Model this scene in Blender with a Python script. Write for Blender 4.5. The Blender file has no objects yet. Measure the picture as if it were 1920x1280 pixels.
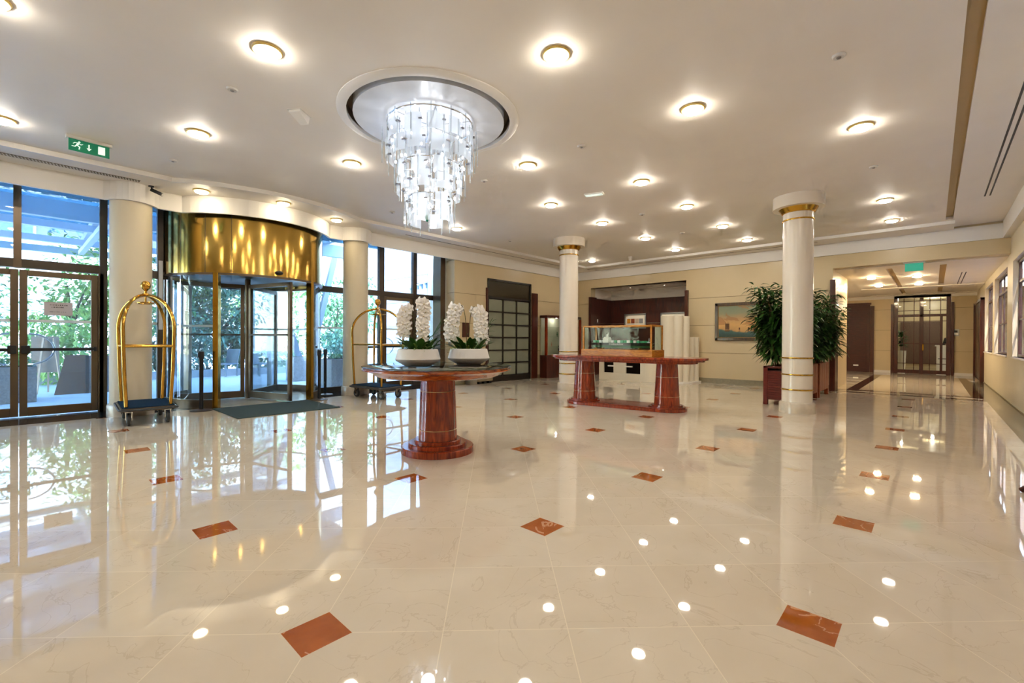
import bpy, math, random
from mathutils import Vector, Matrix
R = math.radians
random.seed(7)
sc = bpy.context.scene
COL = sc.collection

# ------------------------------------------------------------------ colours and materials
def lin(h):
    h = h.lstrip('#')
    o = []
    for i in (0, 2, 4):
        v = int(h[i:i+2], 16) / 255
        o.append(v / 12.92 if v <= .04045 else ((v + .055) / 1.055) ** 2.4)
    return (*o, 1)

def newmat(name):
    m = bpy.data.materials.new(name); m.use_nodes = True
    nt = m.node_tree
    for n in list(nt.nodes): nt.nodes.remove(n)
    out = nt.nodes.new('ShaderNodeOutputMaterial')
    return m, nt, out

def N(nt, t, **kw):
    n = nt.nodes.new(t)
    for k, v in kw.items():
        if k.startswith('i_'):
            n.inputs[k[2:].replace('_', ' ')].default_value = v
        else:
            setattr(n, k, v)
    return n

def pbr(name, col, rough=.5, metal=0, spec=.5, coat=0, coatr=.05, var=0, vscale=8, emit=None, estr=0, bump=0, bscale=60):
    m, nt, out = newmat(name)
    b = N(nt, 'ShaderNodeBsdfPrincipled')
    b.inputs['Base Color'].default_value = lin(col)
    b.inputs['Roughness'].default_value = rough
    b.inputs['Metallic'].default_value = metal
    b.inputs['Specular IOR Level'].default_value = spec
    b.inputs['Coat Weight'].default_value = coat
    b.inputs['Coat Roughness'].default_value = coatr
    if emit:
        b.inputs['Emission Color'].default_value = lin(emit); b.inputs['Emission Strength'].default_value = estr
    tc = None
    if var or bump:
        tc = N(nt, 'ShaderNodeTexCoord')
    if var:
        no = N(nt, 'ShaderNodeTexNoise'); no.inputs['Scale'].default_value = vscale; no.inputs['Detail'].default_value = 5
        nt.links.new(tc.outputs['Object'], no.inputs['Vector'])
        rp = N(nt, 'ShaderNodeValToRGB')
        c = lin(col)
        rp.color_ramp.elements[0].position = .3; rp.color_ramp.elements[1].position = .7
        rp.color_ramp.elements[0].color = tuple(x * (1 - var) for x in c[:3]) + (1,)
        rp.color_ramp.elements[1].color = tuple(min(1, x * (1 + var)) for x in c[:3]) + (1,)
        nt.links.new(no.outputs['Fac'], rp.inputs['Fac']); nt.links.new(rp.outputs['Color'], b.inputs['Base Color'])
    if bump:
        nb = N(nt, 'ShaderNodeTexNoise'); nb.inputs['Scale'].default_value = bscale
        nt.links.new(tc.outputs['Object'], nb.inputs['Vector'])
        bp = N(nt, 'ShaderNodeBump'); bp.inputs['Strength'].default_value = bump; bp.inputs['Distance'].default_value = .01
        nt.links.new(nb.outputs['Fac'], bp.inputs['Height']); nt.links.new(bp.outputs['Normal'], b.inputs['Normal'])
    nt.links.new(b.outputs['BSDF'], out.inputs['Surface'])
    return m

def wood(name, dark, light, rough=.3, coat=.6, scale=(14, 14, 1.2), dist=2.5):
    m, nt, out = newmat(name)
    b = N(nt, 'ShaderNodeBsdfPrincipled'); b.inputs['Roughness'].default_value = rough
    b.inputs['Coat Weight'].default_value = coat; b.inputs['Coat Roughness'].default_value = .06
    tc = N(nt, 'ShaderNodeTexCoord'); mp = N(nt, 'ShaderNodeMapping'); mp.inputs['Scale'].default_value = scale
    no = N(nt, 'ShaderNodeTexNoise'); no.inputs['Scale'].default_value = 1.6; no.inputs['Detail'].default_value = 7
    no.inputs['Distortion'].default_value = dist
    rp = N(nt, 'ShaderNodeValToRGB')
    rp.color_ramp.elements[0].position = .32; rp.color_ramp.elements[0].color = lin(dark)
    rp.color_ramp.elements[1].position = .68; rp.color_ramp.elements[1].color = lin(light)
    L = nt.links.new
    L(tc.outputs['Object'], mp.inputs['Vector']); L(mp.outputs['Vector'], no.inputs['Vector']); L(no.outputs['Fac'], rp.inputs['Fac'])
    L(rp.outputs['Color'], b.inputs['Base Color']); L(b.outputs['BSDF'], out.inputs['Surface'])
    return m

def glass(name, tint='#ffffff', refl=.09, rough=0.0, body=0.0, bodycol='#ffffff', fres=.8):
    """thin architectural glass: see-through sheet with a fresnel mirror; body adds a milky share or a painted haze veil"""
    m, nt, out = newmat(name)
    tr = N(nt, 'ShaderNodeBsdfTransparent'); tr.inputs['Color'].default_value = lin(tint)
    gl = N(nt, 'ShaderNodeBsdfGlossy'); gl.inputs['Roughness'].default_value = rough
    lw = N(nt, 'ShaderNodeLayerWeight'); lw.inputs['Blend'].default_value = .18
    mm = N(nt, 'ShaderNodeMath', operation='MULTIPLY_ADD'); mm.inputs[1].default_value = fres; mm.inputs[2].default_value = refl * .5
    mx = N(nt, 'ShaderNodeMixShader')
    L = nt.links.new
    L(lw.outputs['Fresnel'], mm.inputs[0]); L(mm.outputs[0], mx.inputs['Fac'])
    src = tr
    if body:
        df = N(nt, 'ShaderNodeBsdfDiffuse'); df.inputs['Color'].default_value = lin(bodycol)
        tl = N(nt, 'ShaderNodeBsdfTranslucent'); tl.inputs['Color'].default_value = lin(bodycol)
        m1 = N(nt, 'ShaderNodeMixShader'); m1.inputs['Fac'].default_value = .5
        L(df.outputs[0], m1.inputs[1]); L(tl.outputs[0], m1.inputs[2])
        m2 = N(nt, 'ShaderNodeMixShader'); m2.inputs['Fac'].default_value = body
        L(tr.outputs[0], m2.inputs[1]); L(m1.outputs[0], m2.inputs[2]); src = m2
    L(src.outputs[0], mx.inputs[1]); L(gl.outputs[0], mx.inputs[2]); L(mx.outputs[0], out.inputs['Surface'])
    return m

def emis(name, col, s):
    m, nt, out = newmat(name)
    e = N(nt, 'ShaderNodeEmission'); e.inputs['Color'].default_value = lin(col); e.inputs['Strength'].default_value = s
    nt.links.new(e.outputs[0], out.inputs['Surface'])
    return m

class G:
    """tiny expression builder for shader maths"""
    def __init__(s, nt): s.nt = nt
    def m(s, op, a, b=None, c=None):
        n = s.nt.nodes.new('ShaderNodeMath'); n.operation = op
        for i, v in enumerate((a, b, c)):
            if v is None: continue
            if isinstance(v, (int, float)): n.inputs[i].default_value = v
            else: s.nt.links.new(v, n.inputs[i])
        return n.outputs[0]
    def band(s, v, lo, hi): return s.m('MULTIPLY', s.m('GREATER_THAN', v, lo), s.m('LESS_THAN', v, hi))
    def near(s, v, w):      # distance of v from the nearest whole number below w
        f = s.m('SUBTRACT', s.m('FRACT', s.m('ADD', v, .5)), .5)
        return s.m('LESS_THAN', s.m('ABSOLUTE', f), w)
    def mix(s, f, a, b):
        n = s.nt.nodes.new('ShaderNodeMix'); n.data_type = 'RGBA'
        for k, v in (('Factor', f), ('A', a), ('B', b)):
            i = [x for x in n.inputs if x.name == k and x.enabled][0] if k == 'Factor' else [x for x in n.inputs if x.name == k and x.type == 'RGBA'][0]
            if k == 'Factor': i = n.inputs[0]
            if isinstance(v, (int, float)): i.default_value = v
            elif isinstance(v, tuple): i.default_value = v
            else: s.nt.links.new(v, i)
        return [x for x in n.outputs if x.type == 'RGBA'][0]

def floor_material():
    m, nt, out = newmat('polished_marble_floor'); g = G(nt); L = nt.links.new
    geo = N(nt, 'ShaderNodeNewGeometry'); sp = N(nt, 'ShaderNodeSeparateXYZ'); L(geo.outputs['Position'], sp.inputs[0])
    x, y = sp.outputs['X'], sp.outputs['Y']
    a = g.m('DIVIDE', g.m('SUBTRACT', x, 2.45), 1.576); b = g.m('DIVIDE', g.m('SUBTRACT', y, 1.984), 1.576)
    hall = g.m('MULTIPLY', g.m('LESS_THAN', x, 14.35), g.m('LESS_THAN', y, 9.84))
    red = g.m('MULTIPLY', g.m('MULTIPLY', g.near(a, .0695), g.near(b, .0695)), g.m('MULTIPLY', hall, g.m('GREATER_THAN', y, -.5)))
    redin = g.m('MULTIPLY', g.near(a, .0715), g.near(b, .0715))
    u = g.m('MULTIPLY', g.m('SUBTRACT', a, b), 2); v = g.m('MULTIPLY', g.m('ADD', a, b), 2)
    seam = g.m('MAXIMUM', g.near(u, .0036), g.near(v, .0036))
    cs = g.m('MAXIMUM', g.near(g.m('DIVIDE', x, .8), .003), g.near(g.m('DIVIDE', y, .8), .003))
    seam = g.m('ADD', g.m('MULTIPLY', seam, hall), g.m('MULTIPLY', cs, g.m('SUBTRACT', 1, hall)))
    seam = g.m('MULTIPLY', seam, g.m('SUBTRACT', 1, redin))
    # slab to slab tone
    cx = N(nt, 'ShaderNodeCombineXYZ'); L(g.m('FLOOR', u), cx.inputs[0]); L(g.m('FLOOR', v), cx.inputs[1])
    wn = N(nt, 'ShaderNodeTexWhiteNoise'); wn.noise_dimensions = '3D'; L(cx.outputs[0], wn.inputs['Vector'])
    # veining
    off = N(nt, 'ShaderNodeVectorMath', operation='MULTIPLY_ADD'); L(wn.outputs['Color'], off.inputs[0]); off.inputs[1].default_value = (9, 9, 9); L(geo.outputs['Position'], off.inputs[2])
    n1 = N(nt, 'ShaderNodeTexNoise'); n1.inputs['Scale'].default_value = 2.2; n1.inputs['Detail'].default_value = 9; n1.inputs['Distortion'].default_value = 1.4; L(off.outputs[0], n1.inputs['Vector'])
    vein = g.m('MULTIPLY', g.m('LESS_THAN', g.m('ABSOLUTE', g.m('SUBTRACT', n1.outputs['Fac'], .5)), .005), .16)
    n2 = N(nt, 'ShaderNodeTexNoise'); n2.inputs['Scale'].default_value = 3.5; n2.inputs['Detail'].default_value = 6; L(off.outputs[0], n2.inputs['Vector'])
    base = g.mix(n2.outputs['Fac'], lin('#cbbfab'), lin('#dcd1bf'))
    base = g.mix(g.m('MULTIPLY', wn.outputs['Value'], .28), base, lin('#c6b49b'))
    base = g.mix(vein, base, lin('#8d7454'))
    base = g.mix(g.m('MULTIPLY', seam, .55), base, lin('#efe4cc'))
    rn = N(nt, 'ShaderNodeTexNoise'); rn.inputs['Scale'].default_value = 9; rn.inputs['Detail'].default_value = 8; L(geo.outputs['Position'], rn.inputs['Vector'])
    rcol = g.mix(rn.outputs['Fac'], lin('#8a3d12'), lin('#b9692f'))
    rv = g.m('MULTIPLY', g.m('LESS_THAN', g.m('ABSOLUTE', g.m('SUBTRACT', n1.outputs['Fac'], .53)), .008), .7)
    rcol = g.mix(rv, rcol, lin('#d7a27a'))
    base = g.mix(red, base, rcol)
    # granite strip along the glass front and at the foot of the window wall; corridor bands
    corr = g.m('GREATER_THAN', x, 14.4)
    dk = g.m('MULTIPLY', g.band(y, 1.46, 1.70), g.band(x, 14.9, 24.4))
    dk = g.m('MAXIMUM', dk, g.m('MULTIPLY', g.band(y, -.86, -.66), g.band(x, 14.9, 24.4)))
    dk = g.m('MAXIMUM', dk, g.m('MULTIPLY', g.m('MULTIPLY', g.m('MAXIMUM', g.band(x, 14.36, 14.56), g.band(x, 15.0, 15.2)), 1), g.band(y, -.86, 1.9)))
    dk = g.m('MAXIMUM', dk, g.m('MULTIPLY', g.m('MULTIPLY', g.near(g.m('DIVIDE', x, 1.3), .06), g.m('GREATER_THAN', x, 17.4)), g.m('GREATER_THAN', y, 1.7)))
    base = g.mix(dk, base, lin('#33190c'))
    gn = N(nt, 'ShaderNodeTexNoise'); gn.inputs['Scale'].default_value = 60; L(geo.outputs['Position'], gn.inputs['Vector'])
    gcol = g.mix(gn.outputs['Fac'], lin('#4d4a3d'), lin('#77725f'))
    gr = g.m('MULTIPLY', g.m('LESS_THAN', y, -.86), g.m('LESS_THAN', x, 21))
    base = g.mix(gr, base, gcol)
    gcol2 = g.mix(gn.outputs['Fac'], lin('#15191d'), lin('#2e353b'))
    base = g.mix(g.m('GREATER_THAN', y, 9.84), base, gcol2)
    bs = N(nt, 'ShaderNodeBsdfPrincipled'); L(base, bs.inputs['Base Color'])
    bs.inputs['Roughness'].default_value = .022; bs.inputs['Specular IOR Level'].default_value = .9
    wv = N(nt, 'ShaderNodeTexNoise'); wv.inputs['Scale'].default_value = 1.3; wv.inputs['Detail'].default_value = 1; L(geo.outputs['Position'], wv.inputs['Vector'])
    bp = N(nt, 'ShaderNodeBump'); bp.inputs['Strength'].default_value = .018; bp.inputs['Distance'].default_value = .02
    L(wv.outputs['Fac'], bp.inputs['Height']); L(bp.outputs['Normal'], bs.inputs['Normal'])
    L(bs.outputs[0], out.inputs['Surface'])
    return m

def painting_material():
    """a harbour at sunset in loose brush colours; local Y is width, Z is height"""
    m, nt, out = newmat('oil_painting'); g = G(nt); L = nt.links.new
    tc = N(nt, 'ShaderNodeTexCoord'); sp = N(nt, 'ShaderNodeSeparateXYZ'); L(tc.outputs['Generated'], sp.inputs[0])
    n1 = N(nt, 'ShaderNodeTexNoise'); n1.inputs['Scale'].default_value = 3; n1.inputs['Detail'].default_value = 7; n1.inputs['Distortion'].default_value = .8
    L(tc.outputs['Generated'], n1.inputs['Vector'])
    h = g.m('ADD', sp.outputs['Z'], g.m('MULTIPLY', g.m('SUBTRACT', n1.outputs['Fac'], .5), .35))
    rp = N(nt, 'ShaderNodeValToRGB'); cr = rp.color_ramp
    cr.elements[0].position = 0; cr.elements[0].color = lin('#2c4238')
    cr.elements[1].position = 1; cr.elements[1].color = lin('#7d8a70')
    for p, c in ((.14, '#3c5c58'), (.2, '#4f6a62'), (.24, '#c79a5c'), (.4, '#d9ab68'), (.58, '#c39a66'), (.75, '#8f9273')):
        e = cr.elements.new(p); e.color = lin(c)
    L(h, rp.inputs['Fac'])
    cl = g.m('MULTIPLY', g.m('GREATER_THAN', n1.outputs['Fac'], .56), g.m('GREATER_THAN', sp.outputs['Z'], .4))
    col = g.mix(g.m('MULTIPLY', cl, .6), rp.outputs['Color'], lin('#a8733c'))
    b = N(nt, 'ShaderNodeBsdfPrincipled'); L(col, b.inputs['Base Color']); b.inputs['Roughness'].default_value = .45
    L(b.outputs[0], out.inputs['Surface'])
    return m

def facade_material(name, c1, c2, mortar, bw, bh):
    m, nt, out = newmat(name); L = nt.links.new
    tc = N(nt, 'ShaderNodeTexCoord'); br = N(nt, 'ShaderNodeTexBrick')
    sp = N(nt, 'ShaderNodeSeparateXYZ'); cb = N(nt, 'ShaderNodeCombineXYZ'); g = G(nt)
    L(tc.outputs['Object'], sp.inputs[0]); L(g.m('ADD', sp.outputs['X'], sp.outputs['Y']), cb.inputs[0]); L(sp.outputs['Z'], cb.inputs[1])
    L(cb.outputs[0], br.inputs['Vector'])
    br.inputs['Color1'].default_value = lin(c1); br.inputs['Color2'].default_value = lin(c2); br.inputs['Mortar'].default_value = lin(mortar)
    br.inputs['Scale'].default_value = 1; br.inputs['Brick Width'].default_value = bw; br.inputs['Row Height'].default_value = bh; br.inputs['Mortar Size'].default_value = .012
    b = N(nt, 'ShaderNodeBsdfPrincipled'); b.inputs['Roughness'].default_value = .7
    L(br.outputs['Color'], b.inputs['Base Color']); L(b.outputs[0], out.inputs['Surface'])
    return m

M = dict(
    floor=floor_material(),
    ceil=pbr('ceiling_paint', '#efe8de', .55, spec=.25, var=.015, vscale=2),
    trim=pbr('white_trim_paint', '#e9e5e0', .45, spec=.3),
    wall=pbr('cream_lacquered_wall', '#d3c09a', .3, spec=.4, var=.03, vscale=1.2),
    wallr=pbr('cream_window_wall', '#e0d6bf', .35, spec=.35, var=.02, vscale=1.5),
    groove=pbr('wall_joint', '#8a7550', .6),
    base=pbr('stone_baseboard', '#8f8468', .3, var=.1, vscale=20),
    tan=pbr('shaded_tan_recess', '#b79b6c', .5),  # tan puts the shade inside the ceiling grooves into the colour
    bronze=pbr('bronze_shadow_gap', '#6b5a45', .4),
    silver=pbr('silver_leaf_disc', '#dfe3ea', .25, spec=.6, var=.04, vscale=5),
    colw=pbr('white_column_lacquer', '#e6dccd', .22, spec=.5),
    colc=pbr('cream_column_paint', '#dccfb4', .5),
    plinth=pbr('marble_plinth', '#cfc3b0', .2, var=.08, vscale=10),
    brass=pbr('polished_brass', '#d8a447', .12, metal=1),
    gold=pbr('gilded_metal', '#c89a3a', .2, metal=1),
    drum=pbr('brass_drum_sheet', '#cda653', .13, metal=1),
    bframe=pbr('bronze_door_frame', '#6a5a48', .32, metal=.75),
    bframe_d=pbr('dark_bronze_frame', '#4d4338', .4, metal=.45),
    alu=pbr('brushed_aluminium', '#a9a9a6', .3, metal=.9),
    chrome=pbr('chrome', '#d8d8d8', .08, metal=1),
    black=pbr('black_plastic', '#141518', .4),
    rubber=pbr('grey_rubber', '#3b3d40', .6),
    glass=glass('hazed_window_glass', '#f1f8fb', .05, body=.05, bodycol='#dcebf2', fres=.45),  # pale body is a painted haze that lifts the darks outside
    glass2=glass('display_glass', '#f4f8f6', .015, fres=.14),
    sglass=glass('street_window_glass', '#f1ece8', .03, fres=.12),
    ctop=glass('table_glass_sheet', '#cfd8d4', .10),
    frost=pbr('frosted_glass_pane', '#8d917f', .25, spec=.5, var=.05, vscale=3),
    mahog=wood('polished_mahogany', '#681a06', '#a83f17', .25, .45, (9, 9, 1.0)),
    mahogx=wood('mahogany_table_edge', '#7a2a0c', '#b86226', .25, .4, (3, 3, 8)),
    panel=wood('dark_wood_panel', '#33100a', '#54200f', .35, .25, (8, 8, .8)),
    paneld=wood('dark_wood_door', '#300f0a', '#4c1a10', .4, .2, (3, 3, 14)),
    teak=wood('planter_wood', '#6e2d15', '#a2562e', .5, .1, (10, 10, 1.4)),
    redwood=wood('planter_red_wood', '#5a140b', '#74251a', .35, .4, (2, 2, 10)),
    oak=wood('honey_oak', '#a5610f', '#d6952c', .4, .15, (2, 2, 10)),
    inlay=pbr('pale_inlay_line', '#d0b070', .3),
    navy=pbr('navy_carpet', '#15304a', .95, spec=.1, var=.12, vscale=120, bump=.4, bscale=300),
    mat=pbr('grey_green_mat', '#46565a', .95, spec=.1, var=.1, vscale=150, bump=.4, bscale=300),
    ceramic=pbr('matt_white_ceramic', '#ece8e4', .4),
    petal=pbr('white_petal', '#f6f2ee', .6, spec=.2, var=.03, vscale=30),
    lip=pbr('yellow_flower_lip', '#cbb878', .6),
    leafo=pbr('orchid_leaf', '#2f5a1c', .4, var=.35, vscale=9),
    moss=pbr('moss', '#4c5020', .9, var=.3, vscale=30),
    stemg=pbr('brown_green_stem', '#4b4a22', .6),
    leaf=pbr('dark_glossy_leaf', '#2b5218', .4, spec=.35, var=.45, vscale=4),
    cane=pbr('woody_cane', '#5c4527', .8, var=.2, vscale=20),
    soil=pbr('dark_soil', '#231a12', .95),
    tree1=pbr('garden_leaf_mid', '#6fa066', .6, var=.5, vscale=1.5),
    tree2=pbr('garden_leaf_light', '#93bb69', .6, var=.4, vscale=1.5),
    tree3=pbr('garden_leaf_blue', '#5d8f80', .6, var=.45, vscale=1.5),
    bark=pbr('tree_bark', '#5b5148', .9, var=.25, vscale=10),
    pave=facade_material('pale_paving', '#d0d5d9', '#dadee2', '#aab1b8', .9, .9),
    stone=pbr('granite_planter', '#8f8e8c', .7, var=.2, vscale=25),
    cladd=pbr('pale_stone_cladding', '#9facb9', .6, var=.05, vscale=2),
    claddj=pbr('cladding_joint', '#76828e', .7),
    render=pbr('pale_building_render', '#8f8b88', .8, var=.06, vscale=.6),
    brick=facade_material('red_brown_brick', '#6e3a2c', '#84493a', '#a0877a', .24, .075),
    winfr=pbr('white_window_frame', '#dcd6cf', .5),
    dglass=pbr('dark_window_glass', '#23262b', .08, spec=.6),
    bglass=pbr('grey_window_glass', '#77858f', .12, spec=.6),
    steel=pbr('blue_grey_steel', '#6d7f8e', .5, metal=.2),
    wsteel=pbr('white_painted_steel', '#c9d6e2', .5),
    teal=glass('blue_canopy_panel', '#7da6ba', .05, body=.55, bodycol='#5590ad'),
    cardb=pbr('pale_plywood', '#b59e88', .7, var=.08, vscale=12),
    grey=pbr('grey_board', '#858280', .7),
    green=pbr('exit_green', '#0b7a55', .4, emit='#0a9a6c', estr=.10),
    green2=pbr('exit_teal', '#17a589', .4, emit='#12a88a', estr=.18),
    white=pbr('white_gloss', '#efece6', .3),
    signw=pbr('pictogram_white', '#eefaf4', .5, emit='#e6fff4', estr=.3),
    paper=pbr('printed_paper', '#cfc6c8', .8),
    ink=pbr('dark_ink', '#3a3538', .8),
    cream=pbr('cream_counter_lacquer', '#e9e0cc', .3),
    shade=pbr('white_matt_plastic', '#d9d5cf', .5),
    hullg=pbr('green_ship_hull', '#1d5a33', .4), hullk=pbr('dark_ship_hull', '#101614', .35), deckw=pbr('ship_white', '#f4f4f2', .5),
    cont=pbr('green_containers', '#46a678', .5),
    skin=pbr('skin', '#c99a7c', .6), cloth=pbr('black_jacket', '#17171b', .85), hair=pbr('brown_hair', '#3b271b', .7),
    lampw=emis('warm_lamp_diffuser', '#fff5e4', 74),
    lamps=emis('soffit_lamp_diffuser', '#ffedc8', 34),
    lampc=emis('corridor_lamp_diffuser', '#ffe4b4', 190),
    ringw=pbr('lamp_rim_halo_tint', '#e6c878', .3),  # yellow colour stands in for the halo around the lamp
    bulb=emis('cool_bulb', '#f4f6ff', 9),
    plate=glass('chandelier_plate', '#eef3f7', .06, body=.45, bodycol='#e4ebf2', fres=.3),
    rod=glass('chandelier_rod', '#e6edf2', .15, body=.2, bodycol='#ffffff', fres=.5),
    clip=pbr('steel_clip', '#77757a', .3, metal=.8),
    emgreen=pbr('emerald_drop', '#0f8f6c', .15),
    spotw=emis('small_spot', '#fff2d8', 12),
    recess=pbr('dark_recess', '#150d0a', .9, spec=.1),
    art1=pbr('picture_mount', '#ddd5c3', .7),
)
L_FLOOR = 0.0
ZC, ZS = 3.91, 3.84           # hall ceiling, lower soffit

# ------------------------------------------------------------------ mesh builder
class MB:
    def __init__(s): s.v = []; s.f = []; s.T = None
    def add(s, vs, fs):
        o = len(s.v)
        for p in vs:
            s.v.append(tuple(s.T @ Vector(p)) if s.T is not None else tuple(p))
        s.f += [tuple(i + o for i in f) for f in fs]
        return s
    def box(s, x0, x1, y0, y1, z0, z1):
        if x0 > x1: x0, x1 = x1, x0
        if y0 > y1: y0, y1 = y1, y0
        if z0 > z1: z0, z1 = z1, z0
        vs = [(x0, y0, z0), (x1, y0, z0), (x1, y1, z0), (x0, y1, z0), (x0, y0, z1), (x1, y0, z1), (x1, y1, z1), (x0, y1, z1)]
        return s.add(vs, [(3, 2, 1, 0), (4, 5, 6, 7), (0, 1, 5, 4), (1, 2, 6, 5), (2, 3, 7, 6), (3, 0, 4, 7)])
    def bar(s, a, b, w, h=None, up=(0, 0, 1)):
        """box beam from a to b, w wide, h deep"""
        a, b = Vector(a), Vector(b); h = h or w
        d = (b - a).normalized(); u = Vector(up)
        if abs(d.dot(u)) > .98: u = Vector((1, 0, 0))
        r = d.cross(u).normalized(); u = r.cross(d)
        vs = [p + r * i * w / 2 + u * j * h / 2 for p in (a, b) for i, j in ((-1, -1), (1, -1), (1, 1), (-1, 1))]
        return s.add(vs, [(3, 2, 1, 0), (4, 5, 6, 7), (0, 1, 5, 4), (1, 2, 6, 5), (2, 3, 7, 6), (3, 0, 4, 7)])
    def lathe(s, prof, seg=32, c=(0, 0, 0)):
        vs = []; fs = []; ring = []
        for r, z in prof:
            if r < 1e-6:
                ring.append([len(vs)]); vs.append((c[0], c[1], c[2] + z))
            else:
                ring.append(list(range(len(vs), len(vs) + seg)))
                for k in range(seg):
                    a = 2 * math.pi * k / seg; vs.append((c[0] + r * math.cos(a), c[1] + r * math.sin(a), c[2] + z))
        for A, B in zip(ring, ring[1:]):
            for k in range(seg):
                k2 = (k + 1) % seg
                if len(A) == 1 and len(B) == 1: continue
                if len(A) == 1: fs.append((A[0], B[k2], B[k]))
                elif len(B) == 1: fs.append((A[k], A[k2], B[0]))
                else: fs.append((A[k], A[k2], B[k2], B[k]))
        return s.add(vs, fs)
    def cyl(s, c, r, z0, z1, seg=24, r1=None):
        r1 = r if r1 is None else r1
        return s.lathe([(0, z0), (r, z0), (r1, z1), (0, z1)], seg, (c[0], c[1], c[2] if len(c) > 2 else 0))
    def ring(s, c, r0, r1, z0, z1, seg=48):
        return s.lathe([(r0, z0), (r1, z0), (r1, z1), (r0, z1), (r0, z0)], seg, (c[0], c[1], 0))
    def sector(s, c, r0, r1, a0, a1, z0, z1, seg=24):
        vs = []; fs = []
        for k in range(seg + 1):
            a = a0 + (a1 - a0) * k / seg; ca, sa = math.cos(a), math.sin(a)
            for r, z in ((r0, z0), (r1, z0), (r1, z1), (r0, z1)): vs.append((c[0] + r * ca, c[1] + r * sa, z))
        for k in range(seg):
            for j in range(4): fs.append((4*k + j, 4*k + (j+1) % 4, 4*k + 4 + (j+1) % 4, 4*k + 4 + j))
        fs += [(3, 2, 1, 0), tuple(4*seg + j for j in range(4))]
        return s.add(vs, fs)
    def tube(s, pts, r, seg=10, closed=False):
        pts = [Vector(p) for p in pts]; n = len(pts); rs = r if isinstance(r, (list, tuple)) else [r] * n
        vs = []; fs = []; nrm = None
        for i, p in enumerate(pts):
            if closed: t = pts[(i+1) % n] - pts[i-1]
            else: t = pts[min(i+1, n-1)] - pts[max(i-1, 0)]
            t.normalize()
            if nrm is None:
                nrm = t.orthogonal().normalized()
            nrm = (nrm - t * nrm.dot(t)).normalized(); b = t.cross(nrm)
            for k in range(seg):
                a = 2 * math.pi * k / seg; vs.append(p + (nrm * math.cos(a) + b * math.sin(a)) * rs[i])
        m = n if closed else n - 1
        for i in range(m):
            for k in range(seg):
                j = (i + 1) % n
                fs.append((i*seg + k, i*seg + (k+1) % seg, j*seg + (k+1) % seg, j*seg + k))
        if not closed: fs += [tuple(range(seg))[::-1], tuple((n-1)*seg + k for k in range(seg))]
        return s.add(vs, fs)
    def prism(s, poly, z0, z1):
        n = len(poly)
        vs = [(x, y, z0) for x, y in poly] + [(x, y, z1) for x, y in poly]
        fs = [tuple(range(n))[::-1], tuple(range(n, 2*n))] + [(i, (i+1) % n, n + (i+1) % n, n + i) for i in range(n)]
        return s.add(vs, fs)
    def ball(s, c, r, seg=16, rings=10, sc=(1, 1, 1)):
        vs = []; fs = []
        for i in range(rings + 1):
            t = math.pi * i / rings
            for k in range(seg):
                a = 2 * math.pi * k / seg
                vs.append((c[0] + r*sc[0]*math.sin(t)*math.cos(a), c[1] + r*sc[1]*math.sin(t)*math.sin(a), c[2] + r*sc[2]*math.cos(t)))
        for i in range(rings):
            for k in range(seg):
                fs.append((i*seg + k, (i+1)*seg + k, (i+1)*seg + (k+1) % seg, i*seg + (k+1) % seg))
        return s.add(vs, fs)
    def leafblade(s, p, d, up, ln, w, droop=.3, n=4):
        """a pointed leaf from p along d, folded a little along its rib"""
        d = Vector(d).normalized(); up = Vector(up); r = d.cross(up)
        if r.length < 1e-3: r = d.orthogonal()
        r.normalize(); u = r.cross(d)
        vs = []; fs = []
        for i in range(n + 1):
            t = i / n; c = Vector(p) + d * ln * t - Vector((0, 0, 1)) * droop * ln * t * t
            ww = w * math.sin(math.pi * min(1, .08 + .92 * t)) ** .8 * .5 if i < n else 0.0
            vs += [c - r * ww + u * ww * .35, c, c + r * ww + u * ww * .35]
        for i in range(n):
            a = 3*i
            fs += [(a, a+1, a+4, a+3), (a+1, a+2, a+5, a+4)]
        return s.add(vs, fs)
    def build(s, name, mat, parent=None, loc=None, smooth=False, bevel=0, rz=0):
        me = bpy.data.meshes.new(name); me.from_pydata(s.v, [], s.f)
        mats = mat if isinstance(mat, (list, tuple)) else [mat]
        for m in mats: me.materials.append(m)
        me.validate(); me.update()
        if smooth:
            for p in me.polygons: p.use_smooth = True
            try: me.set_sharp_from_angle(angle=R(38))
            except Exception: pass
        o = bpy.data.objects.new(name, me); COL.objects.link(o)
        if parent is not None: o.parent = parent
        if loc is not None: o.location = loc
        if rz: o.rotation_euler.z = rz
        if bevel:
            md = o.modifiers.new('edge', 'BEVEL'); md.width = bevel; md.segments = 2; md.limit_method = 'ANGLE'; md.angle_limit = R(50)
        return o

def tag(o, label=None, cat=None, group=None, kind=None):
    if label: o['label'] = label
    if cat: o['category'] = cat
    if group: o['group'] = group
    if kind: o['kind'] = kind
    return o
def thing(name, label, cat, loc=(0, 0, 0), rz=0, group=None, kind=None):
    o = bpy.data.objects.new(name, None); COL.objects.link(o); o.empty_display_size = .1
    o.location = loc; o.rotation_euler.z = rz
    return tag(o, label, cat, group, kind)
def struct(o, label=None): return tag(o, label, None, None, 'structure')
KIDS = {}
def kids(o): return [c for c in bpy.data.objects if c.parent == o]
def dup(root, loc, rz, label, group=None):
    r = root.copy(); COL.objects.link(r); r.location = loc; r.rotation_euler.z = rz; r['label'] = label
    if group: r['group'] = group
    for ch in kids(root):
        c = ch.copy(); COL.objects.link(c); c.parent = r
        for gch in kids(ch):
            d = gch.copy(); COL.objects.link(d); d.parent = c
    return r

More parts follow.
